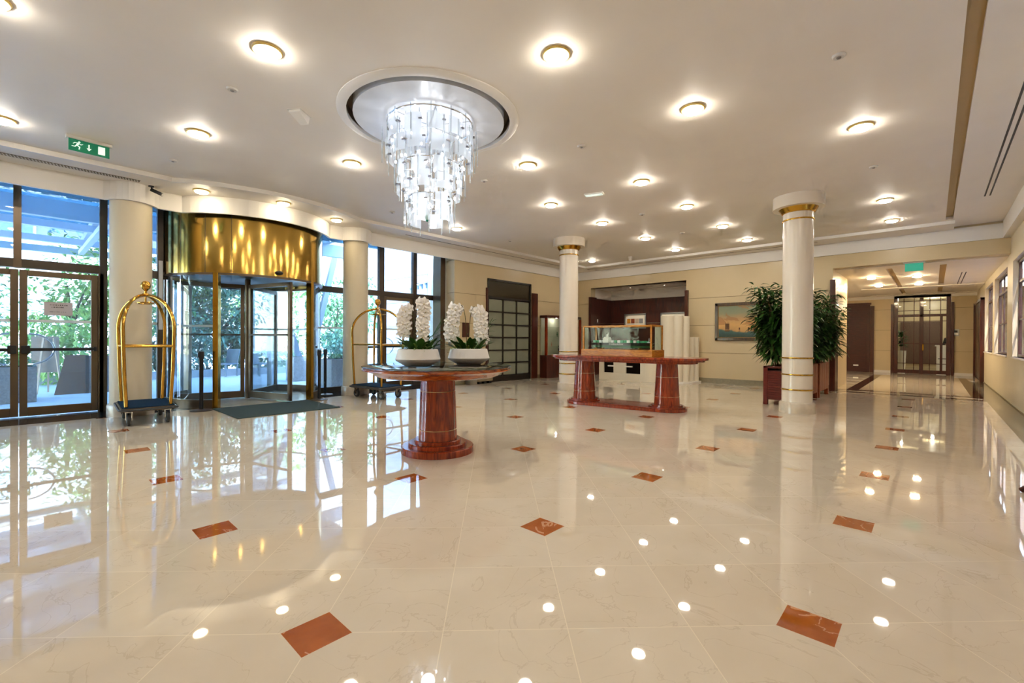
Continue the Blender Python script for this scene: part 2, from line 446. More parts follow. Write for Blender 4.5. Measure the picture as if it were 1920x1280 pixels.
# ------------------------------------------------------------------ camera
H = 1.3
yaw, pit, rol = .7498, -.00445, .0053
fw = Vector((math.cos(yaw), math.sin(yaw), 0)); rt = Vector((math.sin(yaw), -math.cos(yaw), 0)); up = Vector((0, 0, 1))
fw, up = fw * math.cos(pit) + up * math.sin(pit), up * math.cos(pit) - fw * math.sin(pit)
rt, up = rt * math.cos(rol) + up * math.sin(rol), up * math.cos(rol) - rt * math.sin(rol)
cam = bpy.data.cameras.new('camera'); co = bpy.data.objects.new('camera', cam); COL.objects.link(co)
mat3 = Matrix((rt, up, -fw)).transposed()
co.matrix_world = Matrix.Translation((0, 0, H)) @ mat3.to_4x4()
cam.sensor_width = 36; cam.lens = 848.4 / 1920 * 36; cam.clip_end = 300; cam.clip_start = .05
sc.camera = co

# ------------------------------------------------------------------ room shell
struct(MB().box(-7, 25, -1.32, 10.75, -.12, 0).build('floor', M['floor']), 'polished cream marble floor set with small red marble squares')
cc = (3.28, 4.40)             # centre of the chandelier ring

def ceiling():
    b = MB()
    # flat sheet with a round hole for the chandelier recess, made of boxes and one holed square
    x0, x1, y0, y1 = cc[0]-1.2, cc[0]+1.2, cc[1]-1.2, cc[1]+1.2
    b.box(-7, x0, -.175, 10.75, ZC, ZC+.1); b.box(x1, 14.35, -.175, 10.75, ZC, ZC+.1)
    b.box(x0, x1, -.175, y0, ZC, ZC+.1); b.box(x0, x1, y1, 10.75, ZC, ZC+.1)
    n = 64; vs = []; fs = []
    for k in range(n):
        a = 2*math.pi*k/n; ca, sa = math.cos(a), math.sin(a); q = 1.2 / max(abs(ca), abs(sa))
        vs += [(cc[0]+.95*ca, cc[1]+.95*sa, ZC), (cc[0]+q*ca, cc[1]+q*sa, ZC)]
    for k in range(n):
        j = (k+1) % n; fs.append((2*k, 2*k+1, 2*j+1, 2*j))
    b.add(vs, fs)
    b.box(-7, 14.35, -1.3, -.29, ZC, ZC+.1)
    b.box(13.42, 14.35, -.29, -.175, ZC, ZC+.1)
    b.box(-7, 14.35, -1.3, 10.75, ZC+.16, ZC+.26)      # slab above
    return b.build('ceiling', M['ceil'])
struct(ceiling(), 'flat pale plaster ceiling of the hall')
struct(MB().box(-7, 13.43, -.30, -.165, ZC+.055, ZC+.1).build('trim_1', M['tan']), 'recessed groove along the ceiling, tinted tan for its shade')

# lip curve of the lower soffit on the glass side
def lip_curve():
    pts = [(-7, 9.07), (1.55, 9.07)]
    for k in range(19):
        a = R(236.5) + (R(303.5) - R(236.5)) * k / 18
        pts.append((3.27 + 3.0 * math.cos(a), 11.6 + 3.0 * math.sin(a)))
    pts += [(5.05, 9.09), (13.57, 9.07), (13.57, -.32)]
    return pts
lc = lip_curve()
def ribbon(b, pts, wid, z0, z1):
    """low wall along a polyline, thickened to its left side by wid"""
    left = []
    n = len(pts)
    for i, p in enumerate(pts):
        a = Vector(pts[max(i-1, 0)]); c = Vector(pts[min(i+1, n-1)])
        d1 = (Vector(p) - a); d2 = (c - Vector(p))
        d1 = d1.normalized() if d1.length > 1e-6 else d2.normalized(); d2 = d2.normalized() if d2.length > 1e-6 else d1
        n1 = Vector((-d1.y, d1.x)); n2 = Vector((-d2.y, d2.x)); m = (n1 + n2).normalized(); k = 1 / max(.4, m.dot(n1))
        left.append(Vector(p) + m * wid * k)
    for i in range(n-1):
        q = [pts[i], pts[i+1], tuple(left[i+1]), tuple(left[i])]
        b.prism([tuple(x) for x in q], z0, z1)
    return [tuple(x) for x in left]
b = MB(); inner = ribbon(b, lc, .05, ZS, ZC); struct(b.build('trim_2', M['trim']), 'white lip edging the lower ceiling band')
b = MB()
for p, q in zip(inner[:-2], inner[1:-1]):
    b.prism([p, q, (q[0], 9.9), (p[0], 9.9)], ZS, ZS+.05)
b.prism([(inner[-1][0], -.32), (14.36, -.32), (14.36, 9.9), (inner[-1][0], 9.9)], ZS, ZS+.05)
struct(b.build('trim_3', M['ceil']), 'lower ceiling band along the glass front and back wall')
struct(MB().box(6.3, 13.3, 9.415, 9.445, ZS-.004, ZS+.01).box(13.85, 13.88, 2.2, 9.2, ZS-.004, ZS+.01).build('trim_4', M['bronze']), 'thin dark air slot in the lower ceiling band')

# fascia above the glass: flat runs, bulges over the pillars, and the arc over the revolving door
DC = (3.26, 10.83)            # centre of the revolving door
ZF = 3.54
PC, PD = (1.21, 9.93), (5.28, 9.95)
b = MB()
def bulge(c):
    out = []
    for k in range(11):
        t = -1 + .2*k
        out.append((c[0] + .36*t, 9.86 - .27*math.cos(t*math.pi/2)**.8 if abs(t) < 1 else 9.86))
    return out
fp = [(-7, 9.86), (PC[0]-.4, 9.86)] + bulge(PC)
a0 = math.atan2(9.86-DC[1], -1.36); 
R1 = math.hypot(1.36, 9.86-DC[1])
for k in range(21):
    a = math.atan2(-.97, -1.36) + (math.atan2(-.97, 1.36) - math.atan2(-.97, -1.36)) * k / 20
    fp.append((DC[0] + R1*math.cos(a), DC[1] + R1*math.sin(a)))
fp += bulge(PD) + [(PD[0]+.42, 9.86), (14.35, 9.86)]
ribbon(b, fp, .05, ZF, ZS+.02)
struct(b.build('trim_5', M['trim']), 'white fascia curving over the revolving door and the round pillars')
struct(MB().box(-7, 8.24, 10.62, 10.75, 3.80, 3.95).build('trim_6', M['trim']), 'head of the glass front')

# panelled walls: courses with open joints
SEAMS = [0, .92, 1.77, 2.62, 3.54]
def courses(b, bg, axis, face, thick, a0, a1, z0, z1, holes=()):
    """wall slab perpendicular to axis; holes are (a, b, top)"""
    cuts = sorted(set([a0, a1] + [h[0] for h in holes] + [h[1] for h in holes]))
    zs = sorted(set([z0, z1] + [s for s in SEAMS if z0 < s < z1]))
    for p, q in zip(cuts, cuts[1:]):
        hole = [h for h in holes if h[0] <= p + 1e-6 and q - 1e-6 <= h[1]]
        zb = hole[0][2] if hole else z0
        zz = [zb] + [z for z in zs if z > zb + .02]
        for lo, hi in zip(zz, zz[1:]):
            l = lo + (.006 if lo in SEAMS and lo > 0 else 0); h = hi - (.006 if hi in SEAMS else 0)
            if axis == 'y': b.box(p, q, face, face + thick, l, h)
            else: b.box(face, face + thick, p, q, l, h)
        if axis == 'y': bg.box(p+.01, q-.01, face + .012, face + thick - .012, zb, z1)
        else: bg.box(face + .012, face + thick - .012, p+.01, q-.01, zb+.01, z1)
def wall(name, args, label, mat='wall'):
    b, bg = MB(), MB()
    for a in args: courses(b, bg, *a)
    o = b.build(name, M[mat]); struct(o, label); bg.build('joint', M['groove'], o)
    return o
wall('wall_left', [('y', 9.9, .35, 8.24, 14.7, 0, ZC, [(9.52, 11.58, 3.16)])], 'cream panelled wall holding the dark gridded glass screen')
wall('wall_back', [('x', 14.35, .3, 1.93, 9.92, 0, ZC, [(5.78, 9.36, 3.22)])], 'cream panelled back wall with the niche and the painting')
struct(MB().box(14.35, 14.65, -1.3, 1.93, 3.2, ZC).build('wall_header', M['wall']), 'cream header above the corridor opening')
struct(MB().box(14.31, 14.35, -1.2, 9.86, ZF, ZS+.02).build('trim_7', M['trim']), 'white frieze along the top of the back wall')
struct(MB().box(-7, 14.31, -1.3, -1.08, ZF, ZC).build('trim_8', M['trim']), 'white boxed frieze above the window wall')
struct(MB().box(8.24, 9.5, 9.885, 9.9, 0, .11).box(11.87, 14.35, 9.885, 9.9, 0, .11).build('baseboard_left', M['base']), 'low stone baseboard of the left wall')
struct(MB().box(14.335, 14.35, 1.95, 5.72, 0, .15).box(14.335, 14.35, 9.4, 9.9, 0, .15).build('baseboard_back', M['base']), 'low stone baseboard of the back wall')
# niche
b = MB(); b.box(14.65, 15.95, 9.36, 9.5, 0, 3.4).box(14.65, 15.95, 5.64, 5.78, 0, 3.4).box(15.8, 15.95, 5.6, 9.5, 0, 3.4).box(14.4, 15.95, 5.6, 9.5, 3.22, 3.4)
struct(b.build('wall_niche', M['ceil']), 'pale lining of the niche in the back wall')
b = MB(); b.box(15.76, 15.8, 5.78, 9.36, 0, 1.93).box(15.76, 15.8, 5.78, 9.36, 1.95, 2.85)
b.box(14.68, 15.76, 9.32, 9.36, 0, 1.93).box(14.68, 15.76, 9.32, 9.36, 1.95, 2.85).box(14.68, 15.76, 5.78, 5.82, 0, 2.85)
struct(b.build('trim_9', M['panel']), 'dark wood panelling lining the niche')
struct(MB().box(14.27, 14.66, 9.30, 9.40, 0, 2.89).box(14.27, 14.66, 5.70, 5.80, 0, 2.89).build('trim_10', M['panel']), 'dark wood jambs at the sides of the niche')
struct(MB().box(14.27, 14.75, 1.86, 1.98, 0, 2.9).build('trim_11', M['panel']), 'dark wood jamb at the corridor mouth')

# corridor
wall('wall_corridor', [('y', 1.95, .3, 14.65, 17.2, 0, 3.4)], 'short cream wall at the corridor mouth')
wall('wall_far', [('x', 24.5, .3, -1.3, 6.0, 0, 3.4, [(-.50, 1.21, 3.17), (1.96, 2.84, 2.9)])], 'cream panelled wall at the far end of the corridor')
struct(MB().box(17.0, 24.8, 6.0, 6.2, 0, 3.4).box(16.9, 17.0, 2.25, 6.2, 0, 3.4).build('wall_side_hall', M['wall']), 'pale wall of the side hall off the corridor')
struct(MB().box(17.0, 24.5, 5.9, 6.1, -.02, 0).box(14.4, 25, -1.3, 6.2, -.14, -.125).build('floor_under', M['base']))
b = MB()
for y0, y1 in ((-1.3, -.235), (-.105, .80), (.93, 1.95), (1.95, 6.1)):
    b.box(14.65, 24.5, y0, y1, 3.2 if y0 < 1.9 else 3.22, 3.42)
for x0, x1 in ((14.65, 15.2), (20.9, 21.4), (24.1, 24.5)): b.box(x0, x1, -1.3, 1.95, 3.18, 3.42)
struct(b.build('ceiling_corridor', M['ceil']), 'pale coffered ceiling of the corridor')
struct(MB().box(14.65, 24.5, -1.3, 1.95, 3.27, 3.3).build('trim_12', M['tan']), 'recessed grooves in the corridor ceiling, tinted tan for their shade')
struct(MB().box(24.44, 24.5, -1.2, 6, 3.06, 3.2).box(24.47, 24.5, -1.2, -.52, 0, .1).box(24.47, 24.5, 1.23, 1.9, 0, .1).build('trim_13', M['trim']), 'pale cornice over the far corridor wall')

# right wall with windows
WIN = [(10.95, 13.97), (14.9, 17.8), (18.3, 20.9), (6.9, 9.9), (2.8, 5.8)]
def wall_right():
    b = MB(); xs = sorted(WIN); x = -7
    for p, q in xs:
        b.box(x, p, -1.32, -1.2, 0, ZC); b.box(p, q, -1.32, -1.2, 0, 1.0); b.box(p, q, -1.32, -1.2, 2.98, ZC); x = q
    b.box(x, 25, -1.32, -1.2, 0, ZC)
    return b.build('wall_right', M['wallr'])
struct(wall_right(), 'cream window wall on the right side of the hall')
struct(MB().box(-7, 21.0, -1.2, -1.185, 0, .02).build('baseboard_right', M['base']))
for i, (p, q) in enumerate(WIN):
    o = MB(); t = .05
    for x in (p, q-t): o.box(x, x+t, -1.33, -1.28, 1.0, 2.98)
    for z in (1.0, 2.93, 2.52): o.box(p, q, -1.33, -1.28, z, z+t)
    for z in (1.75,): o.box(p, q, -1.32, -1.29, z, z+.03)
    k = 3
    for j in range(1, k): 
        x = p + (q-p)*j/k; o.box(x-.018, x+.018, -1.32, -1.29, 1.0, 2.93)
    f = o.build('window_%d' % (i+1), M['paneld'])
    struct(f, ['tall window of the right wall closest to the camera', 'middle one of the tall windows in the right wall', 'farthest tall window in the right wall, beside the corridor door', 'tall right wall window out of view', 'tall right wall window out of view'][i])
    MB().box(p, q, -1.308, -1.302, 1.0, 2.98).build('pane', M['sglass'], f)
    MB().box(p, q, -1.3, -1.175, .965, 1.0).build('sill', M['trim'], f)
# end walls out of view
struct(MB().box(-7.2, -7, -1.3, 10.75, 0, 4.1).build('wall_rear', M['wall']), 'cream wall behind the camera')

# ------------------------------------------------------------------ glass front
GY = 10.75
M['stripe'] = pbr('frosted_safety_stripe', '#e3eef2', .6)
def leaf(parent, x0, x1, z1=2.38, zb=.16):
    f = MB(); w = .09
    f.box(x0, x0+w, GY-.03, GY+.03, .02, z1).box(x1-w, x1, GY-.03, GY+.03, .02, z1).box(x0+w, x1-w, GY-.03, GY+.03, .02, zb).box(x0+w, x1-w, GY-.03, GY+.03, z1-w, z1)
    o = f.build('leaf_frame', M['bframe'], parent, bevel=.006)
    MB().box(x0+w, x1-w, GY-.005, GY+.005, zb, z1-w).build('pane', M['glass'], o)
    MB().box(x0+w, x1-w, GY-.008, GY-.006, 1.54, 1.585).build('safety_stripe', M['stripe'], o)
    return o
def frame(name, xs, zt, x0, x1, label, bottom=()):
    """fixed glazing frame with uprights at xs, transom at zt"""
    f = MB()
    for x, w in xs: f.box(x-w/2, x+w/2, GY-.06, GY+.06, 0, 3.85)
    f.box(x0, x1, GY-.055, GY+.055, zt-.07, zt+.07)
    for p, q in bottom: f.box(p, q, GY-.05, GY+.05, 0, .12)
    o = f.build(name, M['bframe_d']); struct(o, label); return o
# window_6: everything left of the first pillar
w6 = frame('window_6', [(-6.9, .12), (-3.4, .1), (-1.75, .1), (.93, .1)], 2.48, -7, .98, 'glazing of the front left of the first round pillar', [(-6.9, -1.8)])
MB().box(-7, .93, GY-.006, GY+.006, 2.55, 3.85).build('pane', M['glass'], w6); MB().box(-7, -1.8, GY-.006, GY+.006, .1, 2.42).build('pane', M['glass'], w6)
MB().box(-.14, -.05, GY-.06, GY+.06, 2.41, 3.85).build('mullion', M['bframe'], w6)
d1 = thing('door_1', 'glass double door with black push bars at the left end of the front', 'door', (0, 0, 0), kind='structure')
L1 = leaf(d1, -.075, .86); L2 = leaf(d1, -1.02, -.085)
for x0, x1, s in ((-.075, .86, 1), (-1.02, -.085, -1)):
    pb = MB().box(x0+.02, x1-.02, GY-.1, GY-.065, 1.07, 1.12).build('push_bar', M['black'], d1, bevel=.008)
    xx = x0+.07 if s > 0 else x1-.07
    MB().box(xx-.05, xx+.05, GY-.11, GY-.03, 1.03, 1.16).build('latch_box', M['black'], d1, bevel=.01)
    MB().box(x1-.06 if s > 0 else x0+.02, x1-.02 if s > 0 else x0+.06, GY-.11, GY-.03, 1.06, 1.13).build('bar_bracket', M['black'], d1)
    cx = x0+.10 if s > 0 else x1-.10
    n = 20; arc = [(cx + s*.30*math.sin(math.pi*k/n), GY+.07, 1.1 + .25*math.cos(math.pi*k/n)) for k in range(n+1)]
    MB().tube(arc, .014, 8).build('pull_ring', M['chrome'], d1, smooth=True)
MB().box(.86, .93, GY-.06, GY+.06, 0, 2.42).build('jamb', M['bframe'], d1)
MB().box(-1.1, -1.02, GY-.06, GY+.06, 0, 2.42).build('jamb', M['bframe'], d1)
# notice on the door
nt_ = thing('door_notice', 'white printed notice taped to the glass of the left door', 'notice', (.37, GY-.02, 1.66))
MB().box(-.17, .17, -.004, .0, 0, .22).build('sheet', M['paper'], nt_)
random.seed(3)
for z, x0, x1, h in ((.165, -.10, .11, .017), (.128, -.08, .07, .017), (.057, -.105, .11, .008)):
    x = x0; b = MB()
    while x < x1 - .012:
        w = random.choice((.007, .010, .013)); b.box(x, x+w, -.006, -.0045, z, z+h*random.choice((.75, 1, 1)))
        x += w + random.choice((.004, .004, .013))
    b.build('printed_line', M['ink'], nt_)
# window_7: between the first pillar and the drum
w7 = frame('window_7', [(1.73, .09), (1.46, .05)], 2.48, 1.2, 1.85, 'narrow glazing between the first pillar and the revolving door', [(1.2, 1.8)])
MB().box(1.2, 1.8, GY-.006, GY+.006, .12, 3.85).build('pane', M['glass'], w7); MB().box(1.2, 1.7, GY-.008, GY-.006, 1.54, 1.585).build('safety_stripe', M['stripe'], w7)
MB().box(1.70, 1.76, GY-.08, GY-.06, 1.45, 2.75).build('cover_strip', M['trim'], w7)
# window_8: drum to second pillar
w8 = frame('window_8', [(4.74, .07)], 2.49, 4.7, 5.4, 'narrow glazing between the revolving door and the second pillar', [(4.7, 5.4)])
MB().box(4.7, 5.5, GY-.006, GY+.006, .12, 3.85).build('pane', M['glass'], w8); MB().box(4.75, 5.5, GY-.008, GY-.006, 1.54, 1.585).build('safety_stripe', M['stripe'], w8)
# window_9 and door_2: right of the second pillar
w9 = frame('window_9', [(6.42, .14), (7.47, .12)], 2.50, 5.5, 8.2, 'glazing of the front right of the second pillar', [(5.5, 6.35), (7.5, 8.2)])
MB().box(5.5, 8.2, GY-.006, GY+.006, 2.57, 3.85).build('pane', M['glass'], w9)
MB().box(5.5, 6.35, GY-.006, GY+.006, .12, 2.43).build('pane', M['glass'], w9); MB().box(7.53, 8.2, GY-.006, GY+.006, .12, 2.43).build('pane', M['glass'], w9)
MB().box(8.06, 8.22, GY-.45, GY-.1, 0, 3.85).build('corner_post', M['bframe'], w9)
MB().box(5.5, 6.35, GY-.03, GY+.03, 1.06, 1.11).build('rail', M['bframe_d'], w9)
d2 = thing('door_2', 'glass swing door behind the second luggage cart', 'door', (0, 0, 0), kind='structure')
leaf(d2, 6.49, 7.41, 2.43)
MB().box(6.5, 7.4, GY-.1, GY-.065, 1.07, 1.12).build('push_bar', M['black'], d2)
n = 20; MB().tube([(6.6 + .25*math.sin(math.pi*k/n), GY+.07, 1.1 + .22*math.cos(math.pi*k/n)) for k in range(n+1)], .013, 8).build('pull_ring', M['chrome'], d2, smooth=True)
MB().box(5.6, 6.3, GY-.1, GY-.065, 1.06, 1.1).build('push_bar', M['black'], d2)
struct(MB().box(8.24, 8.5, 10.25, GY+.3, 0, ZC).build('wall_return', M['wallr']), 'pale return wall beside the glass front')

# ------------------------------------------------------------------ revolving door
rd = thing('revolving_door', 'big round revolving door under a polished brass drum', 'revolving door', (DC[0], DC[1], 0), kind='thing')
RR = 1.43; A = {'fl': R(233), 'fr': R(306), 'br': R(54), 'bl': R(126)}
MB().lathe([(RR-.02, 2.5), (RR+.05, 2.5), (RR+.05, 3.72), (RR-.02, 3.72), (RR-.02, 2.5)], 96).build('drum', M['drum'], rd, smooth=True, )
for a in (R(207), R(226), R(243), R(318), R(333)):
    c, s_ = math.cos(a), math.sin(a); MB().bar(((RR+.051)*c, (RR+.051)*s_, 2.5), ((RR+.051)*c, (RR+.051)*s_, 3.7), .006, .006).build('panel_joint', M['bframe_d'], rd)
MB().cyl((0, 0, 0), RR-.02, 2.56, 2.66, 64).build('inner_ceiling', M['bframe_d'], rd)
MB().ring((0, 0), RR-.06, RR+.055, 2.46, 2.5, 96).build('drum_rim', M['bframe'], rd, smooth=True)
for k in A:
    c, s_ = math.cos(A[k]), math.sin(A[k]); b = MB(); b.T = Matrix.Translation((RR*c, RR*s_, 0)) @ Matrix.Rotation(A[k], 4, 'Z')
    b.box(-.06, .06, -.045, .045, 0, 2.5).build('post', M['gold' if k[0] == 'f' else 'bframe'], rd, bevel=.006)
for p, q in ((A['bl'], A['fl']), (A['fr'] - 2*math.pi, A['br'])):
    g_ = MB().sector((0, 0), RR-.006, RR+.006, p, q, .16, 2.47, 28).build('curved_glass', M['glass'], rd, smooth=True)
    MB().sector((0, 0), RR-.03, RR+.03, p, q, 0, .16, 28).build('curved_rail', M['bframe'], g_, smooth=True)
    MB().sector((0, 0), RR-.009, RR-.007, p, q, 1.50, 1.54, 28).build('safety_stripe', M['stripe'], g_)
    mid = (p+q)/2
    c, s_ = math.cos(mid), math.sin(mid); MB().bar((RR*c, RR*s_, .1), (RR*c, RR*s_, 2.48), .05, .05).build('upright', M['bframe'], g_)
MB().cyl((0, 0, 0), .055, 0, 2.56, 20).build('centre_post', M['bframe'], rd, smooth=True)
for a in (R(287), R(47), R(167)):
    b = MB(); b.T = Matrix.Rotation(a, 4, 'Z'); w = .075
    b.box(.06, .06+w, -.03, .03, .03, 2.44).box(1.37-w, 1.37, -.03, .03, .03, 2.44).box(.06, 1.37, -.03, .03, .03, .17).box(.06, 1.37, -.03, .03, 2.36, 2.44)
    o = b.build('wing', M['bframe'], rd, bevel=.005)
    b = MB(); b.T = Matrix.Rotation(a, 4, 'Z'); b.box(.06+w, 1.37-w, -.005, .005, .17, 2.36).build('pane', M['glass'], o)
    b = MB(); b.T = Matrix.Rotation(a, 4, 'Z'); b.box(.13, 1.3, -.05, -.02, 1.35, 1.39).build('push_bar', M['bframe_d'], o)
b = MB(); b.T = Matrix.Rotation(R(274), 4, 'Z'); b.ball((RR+.06, 0, 2.57), .07, 14, 8, (.7, 1.1, .6)).build('motion_sensor', M['black'], rd, smooth=True)
MB().sector((0, 0), 0.02, RR-.05, 0, R(359.9), .002, .008, 48).build('floor_plate', pbr('drum_floor_mat', '#b7a98f', .2, var=.05), rd)

# doormat
tag(MB().box(-.86, .86, -.72, .72, 0, .016).build('doormat', M['mat'], loc=(3.17, 8.88, 0), bevel=.006), 'flat grey green doormat lying before the revolving door', 'doormat')

# ------------------------------------------------------------------ pillars
def pillar(name, c, label):
    t = thing(name, label, 'pillar', (c[0], c[1], 0), kind='structure')
    MB().lathe([(0, .2), (.28, .2), (.28, 3.9), (0, 3.9)], 48).build('shaft', M['colc'], t, smooth=True)
    MB().lathe([(0, 0), (.315, 0), (.315, .17), (.30, .2), (0, .2)], 48).build('plinth', M['plinth'], t, smooth=True)
pillar('pillar', PC, 'plain round cream pillar behind the left luggage cart')
pillar('pillar', PD, 'plain round cream pillar behind the right luggage cart')
def column(c, label):
    t = thing('column', label, 'column', (c[0], c[1], 0), kind='structure')
    MB().lathe([(0, .2), (.242, .2), (.24, 3.68), (0, 3.68)], 56).build('shaft', M['colw'], t, smooth=True)
    MB().lathe([(0, 0), (.285, 0), (.285, .17), (.265, .2), (0, .2)], 48).build('plinth', M['plinth'], t, smooth=True)
    MB().lathe([(0, 3.70), (.405, 3.70), (.405, ZC), (0, ZC)], 64).build('capital', M['colw'], t, smooth=True)
    MB().lathe([(.24, 3.61), (.265, 3.62), (.305, 3.69), (.31, 3.70), (.24, 3.70)], 56).build('capital_ring', M['gold'], t, smooth=True)
    for z in (.425, .695, .995, 3.485):
        MB().lathe([(.24, z-.014), (.252, z-.012), (.256, z), (.252, z+.012), (.24, z+.014)], 56).build('brass_band', M['gold'], t, smooth=True)
column((9.58, 1.815), 'white round column with brass bands before the leafy planters')
column((9.62, 6.95), 'white round column with brass bands behind the console table')

# ------------------------------------------------------------------ chandelier with its ceiling ring
ring = MB().lathe([(.945, ZC+.02), (.945, ZC-.03), (1.0, ZC-.035), (1.05, ZC-.01), (1.05, ZC+.01)], 96, (cc[0], cc[1], 0)).build('trim_14', M['trim'], smooth=True); struct(ring, 'white moulded ring in the ceiling around the chandelier')
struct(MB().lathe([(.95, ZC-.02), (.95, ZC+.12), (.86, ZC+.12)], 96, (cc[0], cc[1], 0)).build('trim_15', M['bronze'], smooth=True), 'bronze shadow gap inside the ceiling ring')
ch = thing('chandelier', 'tiered glass chandelier hanging over the round table', 'chandelier', (cc[0], cc[1], 0))
MB().cyl((0, 0, 0), .875, ZC-.035, ZC+.1, 96).build('ceiling_disc', M['silver'], ch)
random.seed(11)
plate0 = None
def clone(o, loc, rz, parent):
    c = o.copy(); COL.objects.link(c); c.parent = parent; c.location = loc; c.rotation_euler.z = rz; return c
def mk_plate(w, h):
    b = MB(); n = 5; vs = []; fs = []
    for i in range(n+1):
        y = -w/2 + w*i/n; x = .02 - .02*(2*i/n-1)**2
        vs += [(x, y, -h/2), (x, y, h/2)]
    for i in range(n): fs.append((2*i, 2*i+2, 2*i+3, 2*i+1))
    b.add(vs, fs)
    return b.build('plate', M['plate'], ch, smooth=True)
pl_a = mk_plate(.20, .19); pl_b = mk_plate(.17, .18)
clip0 = MB().box(-.015, .03, -.018, .018, -.007, .007).build('clip', M['clip'], ch)
rod0 = MB().cyl((0, 0, 0), .0055, -.5, .5, 6).build('glass_rod', M['rod'], ch)
bulb0 = MB().ball((0, 0, 0), .012, 8, 6, (1, 1, 1.5)).build('bulb', M['bulb'], ch, smooth=True)
first = {}
def put(o, loc, rz, key):
    if key not in first: first[key] = o; o.location = loc; o.rotation_euler.z = rz; return o
    return clone(o, loc, rz, ch)
tiers = [(.50, 12, (3.67, 3.47), 'a', .0), (.37, 9, (3.26, 3.08), 'b', .2), (.26, 6, (2.88, 2.75), 'b', .4)]
tier_rods = []
for r, n, zs, k, ph in tiers:
    for zi, z in enumerate(zs):
        for i in range(n):
            a = 2*math.pi*(i + .5*(zi % 2)*.4)/n + ph
            rr = r * (1 - .06*((i + zi) % 2))
            p = put(pl_a if k == 'a' else pl_b, (rr*math.cos(a), rr*math.sin(a), z + random.uniform(-.02, .02)), a, k)
            if zi == 0 or n > 6:
                a2 = a + .085/rr
                put(clip0, (rr*math.cos(a2), rr*math.sin(a2), z + .02), a2, 'clip')
for r, n, z0, z1 in ((.56, 20, 3.35, 3.72), (.5, 14, 3.2, 3.9), (.42, 18, 2.98, 3.4), (.36, 12, 2.88, 3.9), (.30, 14, 2.58, 3.0), (.22, 8, 2.6, 3.9)):
    for i in range(n):
        a = 2*math.pi*(i + .3)/n + r*7; ln = z1 - z0 - random.uniform(0, .12)
        o = put(rod0, (r*math.cos(a), r*math.sin(a), z1 - ln/2), a, 'rod'); o.scale.z = ln
for r, n, z in ((.45, 10, 3.80), (.44, 10, 3.58), (.40, 10, 3.36), (.32, 9, 3.18), (.29, 8, 2.98), (.2, 7, 2.82)):
    for i in range(n):
        a = 2*math.pi*i/n + r*11; put(bulb0, (r*math.cos(a), r*math.sin(a), z + random.uniform(-.02, .02)), a, 'bulb')
b = MB().cyl((0, 0, 0), .02, 2.85, ZC+.03, 12)
for r, z in ((.5, 3.84), (.36, 3.34), (.25, 2.97)):
    n = 32; b.tube([(r*math.cos(2*math.pi*k/n), r*math.sin(2*math.pi*k/n), z) for k in range(n)], .008, 6, True)
    for k in range(6): b.bar((0, 0, z), (r*math.cos(k*math.pi/3), r*math.sin(k*math.pi/3), z), .008)
b.build('steel_frame', M['chrome'], ch, smooth=True)
MB().ball((-.16, -.16, 2.68), .02, 10, 8, (.9, .9, 2.2)).build('green_drop', M['emgreen'], ch, smooth=True)
for i, (z, e, r) in enumerate(((3.42, 5, .12), (3.1, 5, .10), (2.8, 3, .08))):
    ld = bpy.data.lights.new('chandelier_glow', 'POINT'); ld.energy = e; ld.color = (.95, .97, 1); ld.shadow_soft_size = r
    lo = bpy.data.objects.new('chandelier_glow', ld); COL.objects.link(lo); lo.parent = ch; lo.location = (0, 0, z)

# ------------------------------------------------------------------ ceiling downlights
def make_light(mat='lampw'):
    t = thing('ceiling_downlight', '', 'ceiling light', (0, 0, 0))
    MB().lathe([(.10, 0), (.128, 0), (.13, -.008), (.118, -.02), (.10, -.022)], 32).build('rim', M['ringw'], t, smooth=True)
    MB().lathe([(.10, -.002), (.099, -.03), (.088, -.044), (.05, -.053), (0, -.056)], 24).build('diffuser', M[mat], t, smooth=True)
    return t
row = {-.2: 'the row at the left picture edge', 1.49: 'the row over the left luggage cart', 3.3: 'the row of the chandelier', 5.11: 'the first row past the chandelier',
       6.9: 'the second row past the chandelier', 8.74: 'the row between the banded columns', 10.78: 'the row past the banded columns', 12.68: 'the row before the back wall'}
pos = {-.2: [8.19, 5.34], 1.49: [6.87, 4.44], 3.3: [6.34, 2.54], 5.11: [4.45, 2.0], 6.9: [8.22, 5.42, 3.53, .66], 8.74: [5.41, 3.52], 10.78: [5.40, 3.52, .67], 12.68: [8.23, 5.42, 3.54, .67]}
ordn = ['first', 'second', 'third', 'fourth']
lp = make_light(); n0 = 0
def put_light(x, y, z, label):
    global n0
    if n0 == 0:
        lp.location = (x, y, z); lp['label'] = label; lp['group'] = 'round ceiling downlights'
    else: dup(lp, (x, y, z), 0, label, 'round ceiling downlights')
    n0 += 1
for x in sorted(pos):
    for i, y in enumerate(pos[x]):
        put_light(x, y, ZC, 'ceiling light, %s from the glass front in %s' % (ordn[i], row[x]))
for i, (x, y) in enumerate(((2.06, 9.25), (3.285, 8.93), (4.51, 9.33))):
    lb = 'ceiling light in the curved band over the drum, ' + ['beside the security camera', 'above its middle', 'toward the second pillar'][i]
    if i == 0: ls2 = make_light('lamps'); ls2['group'] = 'lights in the curved band'; ls2.location = (x, y, ZS); ls2['label'] = lb
    else: dup(ls2, (x, y, ZS), 0, lb)
lc2 = make_light('lampc'); lc2['group'] = 'corridor ceiling downlights'
for i, (x, y) in enumerate(((17.13, 1.36), (19.65, 1.36), (17.49, .36), (19.83, .36))):
    lb = 'corridor ceiling light, ' + ['nearer one on the planter side', 'farther one on the planter side', 'nearer one behind the teal sign', 'farther one behind the teal sign'][i]
    if i == 0: lc2.location = (x, y, 3.2); lc2['label'] = lb
    else: dup(lc2, (x, y, 3.2), 0, lb)
